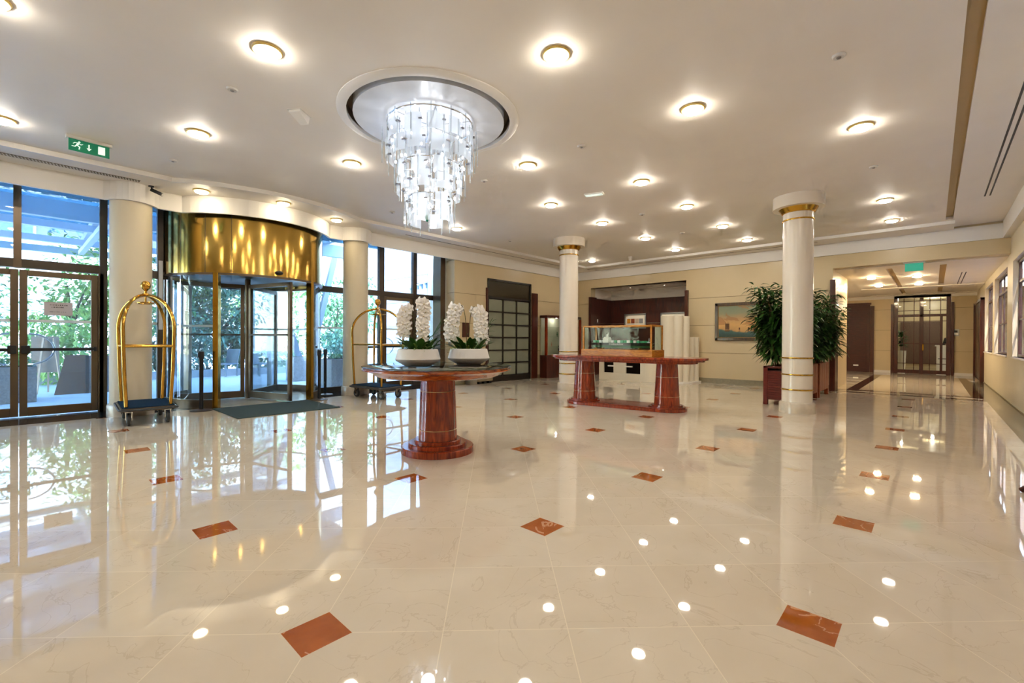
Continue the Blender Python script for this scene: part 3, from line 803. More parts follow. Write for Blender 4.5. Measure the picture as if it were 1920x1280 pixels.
for x, y in ((-.2, 2.54), (1.49, .3), (-3, 8.2), (-3, 5.3), (-3, 2.5), (-.2, .3)):  # unseen downlights, added for illumination
    put_light(x, y, ZC, 'round warm ceiling light outside the picture')

# side hall light
ld = bpy.data.lights.new('side_hall_lamp', 'AREA'); ld.energy = 30; ld.size = 1.6; ld.color = (1, .97, .92)
lo = bpy.data.objects.new('side_hall_lamp', ld); COL.objects.link(lo); lo.location = (20, 4.2, 3.15)

# small ceiling fittings
def disc(x, y, z, label, r=.055, h=.02, name='smoke_detector', cat='smoke detector', mat='shade'):
    t = thing(name, label, cat, (x, y, z), group='small ceiling fittings')
    MB().lathe([(0, 0), (r, 0), (r, -h*.5), (r*.8, -h), (0, -h)], 20).build('housing', M[mat], t, smooth=True)
    MB().lathe([(0, -h), (r*.35, -h), (r*.3, -h-.008), (0, -h-.008)], 12).build('sensor_cap', M['grey'], t, smooth=True)
for x, y, l in ((5.06, .65, 'small white ceiling disc before the ceiling groove'), (1.47, 5.39, 'small ceiling disc left of the chandelier ring'), (1.47, 8.2, 'small ceiling disc above the left luggage cart by the exit sign'),
                (5.13, 5.42, 'round ceiling disc just right of the chandelier'), (5.09, 3.48, 'small ceiling disc between the third row lights past the chandelier'), (8.69, 4.43, 'small ceiling disc over the ship display case'),
                (8.62, .67, 'small ceiling disc nearest the capital by the leafy planters'), (10.84, 4.465, 'small white ceiling dome past the banded columns'),
                (8.71, 8.2, 'small ceiling disc left of the far banded column'), (5.13, 8.16, 'small ceiling disc beside the foot of the chandelier')):
    disc(x, y, ZC, l)
t = thing('ceiling_beacon', 'white cylinder hanging from the ceiling before the back wall', 'alarm', (12.88, 6.96, ZC)); MB().cyl((0, 0, 0), .06, -.04, 0, 16).build('base', M['white'], t, smooth=True); MB().cyl((0, 0, 0), .05, -.14, -.04, 16).build('lens', M['shade'], t, smooth=True)
t = thing('emergency_light', 'flat white emergency light on the ceiling past the chandelier', 'emergency light', (6.91, 4.45, ZC), R(20)); MB().box(-.06, .06, -.17, .17, -.025, 0).build('housing', M['white'], t, bevel=.005); MB().box(-.045, .045, -.15, .15, -.032, -.025).build('diffuser', M['signw'], t)
t = thing('wifi_box', 'small white wedge shaped box on the ceiling left of the chandelier ring', 'access point', (2.16, 5.40, ZC), R(35)); MB().add([(-.1, -.07, 0), (.1, -.07, 0), (.1, .07, 0), (-.1, .07, 0), (-.1, -.07, -.03), (.1, -.05, -.09), (.1, .05, -.09), (-.1, .07, -.03)], [(0, 1, 2, 3), (7, 6, 5, 4), (0, 4, 5, 1), (1, 5, 6, 2), (2, 6, 7, 3), (3, 7, 4, 0)]).build('shell', M['white'], t, bevel=.004); MB().box(-.11, .11, -.08, .08, -.006, 0).build('mount', M['shade'], t)

# air slots
def slot(name, label, x0, x1, ys, z):
    t = thing(name, label, 'air vent', ((x0+x1)/2, ys[0], z)); cx = (x0+x1)/2
    for y in ys: MB().box(x0-cx, x1-cx, y-ys[0]-.011, y-ys[0]+.011, -.003, .004).build('slot', M['black'], t)
    MB().box(x0-cx, x1-cx, -.02, ys[-1]-ys[0]+.02, -.0015, .004).build('frame', M['ceil'], t)
slot('slot_vent', 'pair of long black air slots in the ceiling near the window wall', 2, 11.7, (-.72, -.655), ZC)
slot('slot_vent', 'pair of short black air slots in the corridor ceiling', 17.4, 20.8, (-.64, -.56), 3.2)
t = thing('air_grille', 'long louvred grille in the ceiling band over the left door', 'air vent', (-1.4, 9.47, ZS))
MB().box(-2.66, 2.66, -.06, .06, -.004, .004).build('frame', M['bronze'], t)
b = MB()
for k in range(150): x = -2.64 + k*.0353; b.bar((x, -.05, -.006), (x+.02, .05, -.006), .014, .006)
b.build('louvres', M['shade'], t)

# exit signs
t = thing('exit_sign', 'green running man exit sign hanging near the left door', 'exit sign', (.57, 8.19, ZC), R(4))
MB().box(-.225, .225, -.035, .035, -.04, 0).build('lamp_housing', M['shade'], t, bevel=.004)
MB().box(-.2, .2, -.006, .006, -.19, -.035).build('panel', M['green'], t)
b = MB(); yy = -.0075
def poly(pts, s=1.0, ox=0, oz=0):
    n = len(pts); b.add([(ox + p[0]*s, yy, oz + p[1]*s) for p in pts], [tuple(range(n))])
poly([(math.cos(k*math.pi/6)*.011, math.sin(k*math.pi/6)*.011) for k in range(12)], 1, -.098, -.067)
for a_, c_, w_ in (((-.105, -.08), (-.122, -.115), .022), ((-.107, -.083), (-.082, -.097), .010), ((-.082, -.097), (-.066, -.088), .008), ((-.112, -.082), (-.14, -.082), .009), ((-.14, -.082), (-.155, -.097), .008),
                   ((-.121, -.112), (-.095, -.13), .013), ((-.095, -.13), (-.1, -.158), .011), ((-.122, -.112), (-.14, -.132), .012), ((-.14, -.132), (-.168, -.132), .010)):
    d = Vector((c_[0]-a_[0], c_[1]-a_[1])).normalized()*.004; nn = Vector((-d.y, d.x)).normalized()*w_/2
    A2, B2 = Vector(a_)-d, Vector(c_)+d
    poly([tuple(A2-nn), tuple(B2-nn), tuple(B2+nn), tuple(A2+nn)])
b.build('running_figure', M['signw'], t); b = MB()
poly([(-.012, -.07), (.002, -.07), (.002, -.125), (-.012, -.125)]); poly([(-.03, -.12), (.02, -.12), (-.005, -.155)])
b.build('arrow', M['signw'], t); b = MB()
poly([(.085, -.06), (.155, -.06), (.155, -.165), (.085, -.165)])
b.build('doorway_symbol', M['signw'], t)
t = thing('exit_sign', 'plain teal lit sign hanging in the corridor opening', 'exit sign', (14.45, .35, 3.2), R(90))
MB().box(-.165, .165, -.02, .02, -.215, -.03).build('panel', M['green2'], t, bevel=.004); MB().box(-.2, .2, -.035, .035, -.03, 0).build('lamp_housing', M['shade'], t)
# security camera
t = thing('security_camera', 'black security camera under the ceiling band by the first pillar', 'camera', (1.43, 9.62, ZS))
MB().cyl((0, 0, 0), .04, -.015, 0, 16).build('base', M['black'], t, smooth=True)
MB().tube([(0, 0, -.01), (.01, -.005, -.05), (.035, -.02, -.075)], .012, 8).build('arm', M['black'], t, smooth=True)
MB().bar((0, .0, -.06), (.13, -.1, -.135), .06, .055).build('body', M['black'], t, bevel=.008)
MB().bar((.13, -.1, -.135), (.137, -.105, -.139), .04, .04).build('lens', M['chrome'], t)

# ------------------------------------------------------------------ luggage carts
def make_cart():
    t = thing('luggage_cart', '', 'luggage cart', (0, 0, 0)); g = 'domed brass luggage carts'; t['group'] = g
    lx, ly = .33, .55
    def rr(x, y, r, n=5):
        o = []
        for cx, cy, a in ((x-r, y-r, 0), (-x+r, y-r, 90), (-x+r, -y+r, 180), (x-r, -y+r, 270)):
            for k in range(n+1): o.append((cx + r*math.cos(R(a + 90*k/n)), cy + r*math.sin(R(a + 90*k/n))))
        return o
    MB().prism(rr(lx, ly, .06), .215, .265).build('deck', M['bframe'], t, bevel=.004)
    MB().prism(rr(lx-.02, ly-.02, .05), .265, .277).build('carpet', M['navy'], t)
    b = MB(); b.tube([(x, y, .24) for x, y in rr(lx+.012, ly+.012, .065)], .016, 8, True); b.build('bumper', M['rubber'], t, smooth=True)
    top = 1.96; sp = 1.45
    for k, (sx, sy) in enumerate(((1, 1), (-1, 1))):
        pts = []
        for sgn in (1, -1):
            seg = [(sgn*sx*.26, sgn*sy*.46, .27), (sgn*sx*.285, sgn*sy*.485, .8), (sgn*sx*.30, sgn*sy*.50, sp)]
            for j in range(1, 9):
                a = R(90*j/9); seg.append((sgn*sx*.30*math.cos(a), sgn*sy*.50*math.cos(a), sp + (top-sp)*math.sin(a)))
            pts += seg if sgn == 1 else seg[::-1]
            if sgn == 1: pts.append((0, 0, top))
        MB().tube(pts, .024, 12).build('arch', M['brass'], t, smooth=True)
    for (x0, y0, x1, y1) in ((.29, .49, -.29, .49), (.29, -.49, -.29, -.49), (-.29, .49, -.29, -.49), (.29, .49, .29, -.49)):
        MB().tube([(x0, y0, 1.17), (x1, y1, 1.17)], .019, 10).build('crossbar', M['brass'], t, smooth=True)
    MB().lathe([(0, 1.95), (.05, 1.95), (.045, 1.99), (.018, 2.0), (.018, 2.03), (.03, 2.04), (.058, 2.075), (.066, 2.115), (.055, 2.16), (.028, 2.185), (0, 2.19)], 20).build('finial', M['brass'], t, smooth=True)
    n = 20; MB().cyl((0, 0, 0), .012, 1.83, 1.95, 10).tube([(.12*math.cos(2*math.pi*k/n), .2*math.sin(2*math.pi*k/n), 1.84) for k in range(n)], .01, 8, True).bar((0, -.2, 1.84), (0, .2, 1.84), .012).build('hook_ring', M['brass'], t, smooth=True)
    for sx, sy in ((1, 1), (1, -1), (-1, 1), (-1, -1)):
        x, y = sx*.23, sy*.42
        b = MB(); b.T = Matrix.Translation((x, y, .09)) @ Matrix.Rotation(R(90), 4, 'Y')
        b.lathe([(.055, -.022), (.08, -.024), (.09, -.012), (.09, .012), (.08, .024), (.055, .022)], 24)
        w = b.build('wheel', M['rubber'], t, smooth=True)
        b = MB(); b.T = Matrix.Translation((x, y, .09)) @ Matrix.Rotation(R(90), 4, 'Y'); b.lathe([(0, -.02), (.056, -.02), (.056, .02), (0, .02)], 20).build('hub', M['alu'], w, smooth=True)
        MB().box(x-.04, x-.03, y-.03, y+.03, .08, .2).box(x+.03, x+.04, y-.03, y+.03, .08, .2).box(x-.045, x+.045, y-.045, y+.045, .198, .216).build('fork', M['chrome'], w)
    return t
cart = make_cart(); cart.location = (1.28, 9.32, 0); cart.rotation_euler.z = R(-3); cart['label'] = 'domed brass luggage cart with navy deck before the left pillar'
cart.location = (1.28, 9.06, 0)
dup(cart, (5.33, 9.05, 0), R(8), 'domed brass luggage cart with navy deck behind the round table')

# ------------------------------------------------------------------ stanchions
def make_stan():
    t = thing('barrier_post', '', 'barrier post', (0, 0, 0)); t['group'] = 'black belt barrier posts'
    MB().lathe([(0, 0), (.17, 0), (.17, .012), (.05, .03), (0, .03)], 32).build('base', M['bframe_d'], t, smooth=True)
    MB().cyl((0, 0, 0), .032, .02, .95, 20).build('pole', M['black'], t, smooth=True)
    MB().lathe([(0, .93), (.042, .93), (.042, 1.04), (.036, 1.055), (0, 1.055)], 20).build('belt_head', M['black'], t, smooth=True)
    MB().box(-.055, -.035, -.015, .015, .95, 1.03).build('belt_clip', M['rubber'], t)
    return t
st = make_stan(); st.location = (2.13, 9.55, 0); st['label'] = 'black barrier post standing alone beside the front left drum post'
dup(st, (4.24, 9.53, 0), R(30), 'black barrier post standing at the corner of the doormat')
dup(st, (4.72, 10.3, 0), R(200), 'black barrier post behind the one at the doormat corner')
dup(st, (5.42, 10.45, 0), R(200), 'black barrier post half hidden behind the second pillar')

# ------------------------------------------------------------------ round table
rtb = thing('round_table', 'round mahogany pedestal table with a glass top under the chandelier', 'table', (3.27, 4.22, 0))
MB().lathe([(0, .87), (.66, .87), (.70, .885), (.74, .92), (.80, .935), (.845, .95), (.845, .965), (.83, .972), (.83, .98), (0, .98)], 96).build('tabletop', M['mahogx'], rtb, smooth=True)
MB().lathe([(0, .981), (.835, .981), (.85, .985), (.85, .992), (.84, .996), (0, .996)], 96).build('glass_sheet', M['ctop'], rtb, smooth=True)
MB().lathe([(.62, .982), (.625, .9825), (.60, .9825), (.595, .982)], 96).build('inlay_ring', M['inlay'], rtb)
def bundle(r0, r1, z0, z1, n, seg=6):
    """tapering shaft made of n half rounds"""
    b = MB(); vs = []; fs = []; m = n*seg; L_ = 10
    for i in range(L_+1):
        t = i/L_; r = r0 + (r1-r0)*t
        for k in range(m):
            a = 2*math.pi*k/m; f = abs(math.sin(math.pi*(k % seg)/seg)); rr = r*(.965 + .035*f)
            vs.append((rr*math.cos(a), rr*math.sin(a), z0 + (z1-z0)*t))
    for i in range(L_):
        for k in range(m): fs.append((i*m + k, i*m + (k+1) % m, (i+1)*m + (k+1) % m, (i+1)*m + k))
    b.add(vs, fs); return b
bundle(.225, .195, .14, .9, 12).build('pedestal', M['mahog'], rtb, smooth=True)
for z, r in ((.26, .221), (.70, .204)): MB().ring((0, 0), r-.01, r, z, z+.005, 48).build('inlay_line', M['inlay'], rtb)
for r, z0, z1 in ((.415, 0, .075), (.335, .075, .115), (.27, .115, .15)): MB().lathe([(0, z0), (r, z0), (r, z1-.008), (r-.008, z1), (0, z1)], 64).build('base_step', M['mahog'], rtb, smooth=True)

# orchid bowls
def bowl(c, label):
    t = thing('planter_bowl', label, 'planter', c, group='white bowls on the round table')
    MB().lathe([(0, 0), (.145, 0), (.16, .006), (.245, .055), (.255, .075), (.225, .185), (.215, .19), (.207, .183), (.235, .08), (0, .06)], 48).build('bowl', M['ceramic'], t, smooth=True)
    MB().lathe([(0, .175), (.12, .178), (.212, .165), (.212, .15), (0, .15)], 32).build('moss', M['moss'], t, smooth=True)
    return t
ZT = .996
B1, B2 = (3.06, 4.32), (3.72, 4.19)
bowl((*B1, ZT), 'low white ceramic bowl on the round table, the one beside the second luggage cart'); bowl((*B2, ZT), 'low white ceramic bowl on the round table, the one before the gridded screen')
camd = Vector((-.6, -.8, 0)); side = Vector((math.sin(yaw), -math.cos(yaw), 0))
def blossom(b, bl, p, nrm, s):
    nrm = Vector(nrm).normalized(); u = nrm.orthogonal().normalized(); v = nrm.cross(u); a0 = random.uniform(0, 6)
    for k in range(5):
        a = a0 + 2*math.pi*k/5; d = u*math.cos(a) + v*math.sin(a); q = nrm.cross(d); c = Vector(p)
        ln = s*(1.0 if k % 2 else .85); w = s*.48
        b.add([c, c + d*ln*.45 + q*w*.75 + nrm*.2*s, c + d*ln + q*w*.35 + nrm*.05*s, c + d*ln*1.08, c + d*ln - q*w*.35 + nrm*.05*s, c + d*ln*.45 - q*w*.75 + nrm*.2*s], [(0, 1, 2, 3), (0, 3, 4, 5)])
    bl.ball(Vector(p) + nrm*.01, s*.11, 6, 4)
def orchid(c, lean, h, drop, label, seed, name='orchid', width=.042, s=.064):
    """cascade of white blossoms on one arching stem: rises to h, leans along `lean` and hangs down by drop"""
    random.seed(seed); t = thing(name, label, 'orchid', c, group='white orchids in the bowls')
    lean = Vector(lean); pts = []
    for k in range(19):
        u = k/18
        if u < .5: z = h*math.sin(u/.5*math.pi/2); off = lean*.45*(u/.5)**2.2
        else:
            w = (u-.5)/.5; z = h - drop*w**1.5; off = lean*(.45 + .62*math.sin(min(1, w*1.5)*math.pi/2))
        pts.append(Vector((off.x, off.y, z)))
    MB().tube(pts, .0045, 6).build('stem', M['stemg'], t, smooth=True)
    b, bl = MB(), MB(); nb = int(12 + drop*52)
    for k in range(nb):
        i = 10.4 + (k + random.random())/nb*7.5; j = int(i); p = pts[j].lerp(pts[min(j+1, 18)], i-j)
        a = 2*math.pi*(k*.382); o = Vector((math.cos(a), math.sin(a), random.uniform(-.2, .3)))
        if o.dot(camd) < -.3: o = o*.7 + camd*.5
        blossom(b, bl, p + o*width*random.uniform(.75, 1.05), o*.7 + camd*.9, s*random.uniform(.92, 1.1))
    b.build('blossoms', M['petal'], t); bl.build('flower_lips', M['lip'], t, smooth=True)
    return t
zb = ZT + .175
orchid((B1[0]-.02, B1[1]+.04, zb), -side*.12+camd*.03, .50, .34, 'white orchid with a short spray on the cart side of its bowl', 1)
orchid((B1[0]+.02, B1[1]+.0, zb), side*.045, .58, .26, 'white orchid with the tallest spray in the bowl beside the second cart', 2)
orchid((B1[0]+.0, B1[1]-.04, zb), camd*.07+side*.03, .33, .22, 'white orchid drooping low at the front of the bowl beside the second cart', 3, width=.03)
orchid((B2[0]-.02, B2[1]+.02, zb), -side*.17, .55, .44, 'white orchid cascade hanging toward the window from the bowl before the screen', 4, width=.06)
orchid((B2[0]+.0, B2[1]+.0, zb), side*.14, .53, .42, 'white orchid cascade hanging toward the screen from its bowl', 5, width=.06)
def greens(c, seed, label, big):
    random.seed(seed); t = thing('leafy_plant', label, 'plant', c); b = MB()
    for k in range(30):
        a = random.uniform(0, 6.28); p = Vector((math.cos(a), math.sin(a), 0))*random.uniform(.04, .17)
        b.leafblade(p, (math.cos(a), math.sin(a), random.uniform(.7, 2.2)), (0, 0, 1), random.uniform(.17, .28), random.uniform(.07, .10), .25)
    b.build('broad_leaves', M['leafo'], t, smooth=True)
    b = MB()
    for k in range(46):
        a = random.uniform(0, 6.28); p = Vector((math.cos(a), math.sin(a), 0))*random.uniform(.02, .17)
        b.leafblade(p, (math.cos(a)*.8, math.sin(a)*.8, random.uniform(.4, 1.3)), (0, 0, 1), random.uniform(.14, .28), .02, .5)
    b.build('grassy_leaves', pbr('grassy_leaf', '#6c8a3a', .5, var=.3, vscale=10), t, smooth=True)
    if big:
        b = MB()
        for k in range(5):
            q = side*(.16 + .02*k) + Vector((0, 0, .1 + .06*k)); b.tube([side*.1, side*.16 + Vector((0, 0, .16)), q + side*.05 + Vector((0, 0, .05))], .003, 5)
            b.leafblade(q + side*.04, side*.8 + Vector((random.uniform(-.4, .4), random.uniform(-.4, .4), random.uniform(.1, .8))), (0, 0, 1), .09, .03, .2)
        b.build('side_twigs', M['leafo'], t)
greens((*B1, zb), 21, 'dark leaves filling the bowl beside the second cart', True); greens((*B2, zb), 22, 'dark leaves filling the bowl before the screen', True)

# ------------------------------------------------------------------ console table with the ship case
CT = (8.02, 4.46); CR = math.atan2(8.129-7.709, -(2.905-5.929))     # its long axis runs along -Y with a slight turn
ct = thing('console_table', 'long mahogany console table with two pedestals before the back wall', 'table', (*CT, 0), CR)
def stadium(hx, hy, n=14):
    o = []
    for k in range(n+1): a = R(0 + 180*k/n); o.append((hx*math.cos(a), (hy-hx) + hx*math.sin(a)))
    for k in range(n+1): a = R(180 + 180*k/n); o.append((hx*math.cos(a), -(hy-hx) + hx*math.sin(a)))
    return o
def slab(name, tiers_, mat, parent):
    b = MB()
    for (hx, hy, z0, z1) in tiers_: b.prism(stadium(hx, hy), z0, z1)
    return b.build(name, mat, parent, bevel=.006)
slab('tabletop', [(.40, 1.38, .875, .91), (.45, 1.50, .91, .945), (.47, 1.56, .945, .985)], M['mahog'], ct)
slab('base_plate', [(.37, 1.20, 0, .055), (.34, 1.17, .055, .07)], M['mahog'], ct)
for sy in (1, -1):
    b = bundle(.235, .19, .1, .88, 10); o = b.build('pedestal', M['mahog'], ct, loc=(0, sy*.84, 0), smooth=True)
    MB().lathe([(0, .06), (.33, .06), (.33, .085), (.28, .085), (.28, .11), (0, .11)], 32).build('pedestal_step', M['mahog'], o, smooth=True)
    MB().ring((0, 0), .2, .226, .26, .264, 32).ring((0, 0), .19, .209, .62, .624, 32).build('inlay_line', M['inlay'], o)
case = thing('display_case', 'honey oak glass display case standing on the console table', 'display case', (CT[0]+.02, CT[1]+.06, .985), R(2))
hx, hy = .26, .735
MB().box(-hx-.02, hx+.02, -hy-.02, hy+.02, 0, .13).build('base', M['oak'], case, bevel=.006)
b = MB(); w = .03
for x in (-hx, hx-w):
    for y in (-hy, hy-w): b.box(x, x+w, y, y+w, .13, .60)
for x in (-hx, hx-w): b.box(x, x+w, -hy, hy, .57, .60)
for y in (-hy, hy-w): b.box(-hx, hx, y, y+w, .57, .60)
b.build('frame', M['oak'], case, bevel=.003)
for nm, q in (('front_pane', (-hx+.01, -hx+.015, -hy+w, hy-w)), ('rear_pane', (hx-.015, hx-.01, -hy+w, hy-w)), ('end_pane', (-hx+w, hx-w, -hy+.01, -hy+.015)), ('end_pane', (-hx+w, hx-w, hy-.015, hy-.01))):
    MB().box(*q, .13, .57).build(nm, M['glass2'], case)
MB().box(-hx+w, hx-w, -hy+w, hy-w, .585, .59).build('top_pane', M['glass2'], case)
# ship model
sh = thing('model_ship', 'green container ship model inside the oak display case', 'model ship', (CT[0]+.02, CT[1]+.06, .985+.16), R(2))
def hull(z0, z1, f0, f1, wid):
    """ship hull along -Y (bow towards -Y)"""
    b = MB(); st_ = [(.64, .75), (.56, .95), (.3, 1), (-.3, 1), (-.5, .75), (-.6, .35)]
    vs = []; n = len(st_)
    for (y, k), dy in zip(st_, [0, 0, 0, 0, 0, 0]):
        t = max(0, (-y-.3)/.3)
        for z, f in ((z0, f0), (z1, f1)):
            vs += [(-wid*k*f, y - t*.07*(f-f0)/(max(f1-f0, .01)), z), (wid*k*f, y - t*.07*(f-f0)/(max(f1-f0, .01)), z)]
    fs = []
    for i in range(n-1):
        a, c = 4*i, 4*i+4
        fs += [(a, c, c+2, a+2), (a+1, a+3, c+3, c+1), (a+2, c+2, c+3, a+3), (a, a+1, c+1, c)]
    fs += [(0, 2, 3, 1), (4*n-4, 4*n-3, 4*n-1, 4*n-2)]
    return b.add(vs, fs)
hull(.0, .045, .8, .9, .085).build('lower_hull', M['hullg'], sh); hull(.045, .10, .9, 1, .085).build('upper_hull', M['hullk'], sh)
random.seed(5)
for y0 in [(.60 - .068*k) for k in range(17)]:
    if .25 < y0 < .4: continue
    MB().box(-.075, .075, y0-.054, y0, .10, .15 - (.012 if y0 < -.3 else 0)).build('container_stack', M['cont' if random.random() < .75 else 'deckw'], sh, bevel=.003)
MB().box(-.07, .07, .26, .38, .10, .19).box(-.075, .075, .28, .36, .19, .215).box(-.02, .02, .31, .34, .215, .27).cyl((0, .30, 0), .006, .2, .30, 8).build('bridge', M['deckw'], sh, bevel=.003)
MB().cyl((0, -.57, 0), .005, .1, .19, 8).box(-.03, .03, -.60, -.53, .1, .115).build('foremast', M['deckw'], sh)
cu = bpy.data.curves.new('lettering', 'FONT'); cu.body = 'EVERGREEN'; cu.size = .052; cu.extrude = .001; cu.align_x = 'CENTER'; cu.space_character = 1.15
lt = bpy.data.objects.new('lettering_curve', cu); COL.objects.link(lt); bpy.context.view_layer.update()
lm = bpy.data.meshes.new_from_object(lt.evaluated_get(bpy.context.evaluated_depsgraph_get())); bpy.data.objects.remove(lt)
le = bpy.data.objects.new('lettering', lm); COL.objects.link(le); lm.materials.clear(); lm.materials.append(M['white']); le.parent = sh
le.rotation_euler = (R(90), 0, R(-90)); le.location = (-.0865, .08, .054)
MB().box(-.05, .05, .4, .42, -.03, 0).box(-.05, .05, -.4, -.38, -.03, 0).build('cradle', M['oak'], sh)

# ------------------------------------------------------------------ white counter in front of the niche
wc = thing('white_counter', 'curved cream service counter with dark recesses behind the console table', 'counter', (13.0, 7.2, 0))
b = MB(); b.box(.05, .75, -.70, .94, .0, .80)
b.build('body', M['cream'], wc)
b = MB(); ZA, ZB = .24, .80
for y0, y1 in ((.76, .94), (-.05, .40), (-.70, -.54)): b.box(0, .05, y0, y1, ZA, .78)
b.box(0, .05, -.70, .94, 0, ZA).box(0, .055, -.70, .94, .78, .84)
b.build('front', M['cream'], wc, bevel=.004)
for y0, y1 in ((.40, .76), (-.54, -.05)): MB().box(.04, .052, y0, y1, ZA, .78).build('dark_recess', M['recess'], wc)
for y in (.48, -.14): MB().box(-.02, .05, y-.12, y+.12, .44, .48).build('shelf_tongue', M['white'], wc, bevel=.004)
b = MB(); b.sector((.36, -.70), .0, .36, R(180), R(300), 0, .84, 20); b.build('rounded_end', M['cream'], wc, smooth=True)
MB().box(-.03, .85, -.78, .98, .84, .87).build('worktop', M['white'], wc, bevel=.008)
ws = thing('white_screen', 'tall stepped cream screen of rounded fins beside the niche', 'screen', (13.45, 5.65, 0))
for k, (dx, dy, r, h) in enumerate(((-.12, .28, .20, 2.05), (.0, .02, .15, 2.05), (.22, -.12, .13, 2.03), (.5, -.16, .13, 1.40), (.72, -.22, .13, 1.40))):
    MB().lathe([(0, .05), (r, .05), (r, h-.01), (r-.01, h), (0, h)], 32, (dx, dy, 0)).build('fin', M['cream'], ws, smooth=True)
MB().box(-.1, .8, -.1, .05, .05, 1.3).build('backing', M['cream'], ws)
MB().prism([(-.38, .45), (-.36, .2), (-.1, -.2), (.3, -.33), (.86, -.38), (.86, .1), (.2, .45)], 0, .05).build('plinth', M['white'], ws)
wp = thing('white_cabinet', 'narrow cream cabinet with a dark gap beside the tall stepped screen', 'cabinet', (13.55, 6.12, 0))
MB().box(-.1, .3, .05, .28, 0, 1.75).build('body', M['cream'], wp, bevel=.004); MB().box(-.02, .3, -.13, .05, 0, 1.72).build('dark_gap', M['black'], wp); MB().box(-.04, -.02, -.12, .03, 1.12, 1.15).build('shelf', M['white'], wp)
# framed pictures in the niche
def picture(y0, y1, label, dark, z0=1.35, z1=2.3):
    t = thing('framed_print', label, 'picture', (15.76, (y0+y1)/2, z0)); w = (y1-y0)/2; h = z1-z0
    b = MB(); f = .05
    b.box(-.035, 0, -w, -w+f, 0, h).box(-.035, 0, w-f, w, 0, h).box(-.035, 0, -w, w, 0, f).box(-.035, 0, -w, w, h-f, h).build('frame', M['alu'], t, bevel=.004)
    MB().box(-.02, 0, -w+f, w-f, f, h-f).build('mount', M['art1'], t)
    for k in range(4):
        y = (w-f)*.66 - k*(w-f)*.42
        MB().box(-.023, -.018, y-.085, y+.065, h*.36, h*.36+.17).build('stamp_image', M[('oak', 'teak', 'cardb', 'grey')[(k) % 4] if not dark else ('grey', 'ink', 'grey', 'ink')[k]], t)
picture(7.84, 8.74, 'metal framed print with four warm tinted images in the niche', False, 1.74); picture(6.28, 7.28, 'metal framed print with grey images beside the tall screen in the niche', True, 1.74)
for y in (8.15, 6.85):
    t = thing('niche_spotlight', 'tiny round spotlight in the niche ceiling, %s' % ('above the warm tinted print' if y > 8 else 'above the grey print'), 'spotlight', (15.1, y, 3.22), group='niche spotlights')
    MB().lathe([(.025, 0), (.045, 0), (.045, -.006), (.025, -.008)], 16).build('rim', M['chrome'], t, smooth=True); MB().lathe([(0, -.004), (.025, -.004)], 12).build('bulb', M['spotw'], t)
    ld = bpy.data.lights.new('niche_beam', 'SPOT'); ld.energy = 25; ld.spot_size = R(80); ld.color = (1, .9, .75); ld.shadow_soft_size = .03; lo = bpy.data.objects.new('niche_beam', ld); COL.objects.link(lo); lo.parent = t; lo.location = (0, 0, -.03)
t = thing('wall_switch', 'small white switch on the dark panel of the niche', 'switch', (14.75, 9.318, 2.02)); MB().box(-.03, .03, -.012, 0, -.06, .06).build('plate', M['white'], t, bevel=.003); MB().box(-.015, .015, -.018, -.012, -.02, .02).build('rocker', M['shade'], t)
# painting
pt = thing('painting', 'gold framed harbour painting with sailing ships on the back wall', 'painting', (14.335, 4.08, 1.30)); w, h = .79, 1.13
b = MB()
for q in ((-w, -w+.09, 0, h), (w-.09, w, 0, h), (-w, w, 0, .09), (-w, w, h-.09, h)): b.box(-.05, 0, *q)
b.build('frame', wood('dark_gilt_frame', '#2f1c0c', '#5f4119', .35, .3), pt, bevel=.01)
b = MB(); e = .09
for q in ((-w+e, -w+e+.014, e, h-e), (w-e-.014, w-e, e, h-e), (-w+e, w-e, e, e+.014), (-w+e, w-e, h-e-.014, h-e)): b.box(-.04, 0, *q)
b.build('gilt_liner', pbr('old_gilt', '#94733f', .5), pt)
MB().box(-.03, -.005, -w+.1, w-.1, .1, h-.1).build('canvas', painting_material(), pt)
b = MB()
for y, s in ((.44, 1), (.1, .3), (-.15, .35), (-.3, .4)):
    b.box(-.032, -.03, y-.07*s, y+.07*s, .27, .27+.04*s)
    for k in (-.04, .0, .04): b.box(-.032, -.03, y+k*s-.003, y+k*s+.003, .3, .3+.26*s); b.box(-.032, -.03, y+k*s-.02*s, y+k*s+.018*s, .33, .33+.18*s)
b.build('painted_ships', pbr('painted_ship_brown', '#6b4a2e', .5), pt)

# ------------------------------------------------------------------ gridded screen in the left wall
d3 = thing('door_3', 'dark gridded glass screen door in the left wall', 'door', (0, 0, 0), kind='structure')
MB().box(9.54, 11.56, 9.93, 9.98, 2.6, 3.14).build('transom_panel', pbr('smoked_transom', '#3a3325', .15, spec=.6), d3)
b = MB(); X0, X1 = 9.54, 11.56
for x in (X0, X1-.06): b.box(x, x+.06, 9.9, 10.0, 0, 3.16)
b.box(X0, X1, 9.9, 10.0, 3.1, 3.16).box(X0, X1, 9.9, 9.99, 2.55, 2.62).box(X0, X1, 9.9, 9.99, 0, .17)
for k in (1, 2): x = X0 + .06 + (X1-X0-.12)*k/3; b.box(x-.025, x+.025, 9.91, 9.97, .1, 2.6)
for k in range(1, 6): z = .17 + 2.38*k/6; b.box(X0, X1, 9.91, 9.97, z-.022, z+.022)
b.build('grid_frame', pbr('black_brown_frame', '#1f180f', .4), d3)
b = MB()
for c in range(3):
    for r_ in range(6):
        x = X0 + .06 + (X1-X0-.12)*c/3; z = .17 + 2.38*r_/6
        MB().box(x+.02, x+(X1-X0-.12)/3-.02, 9.935, 9.945, z+.02, z+2.38/6-.02).build('pane', M['frost'], d3)
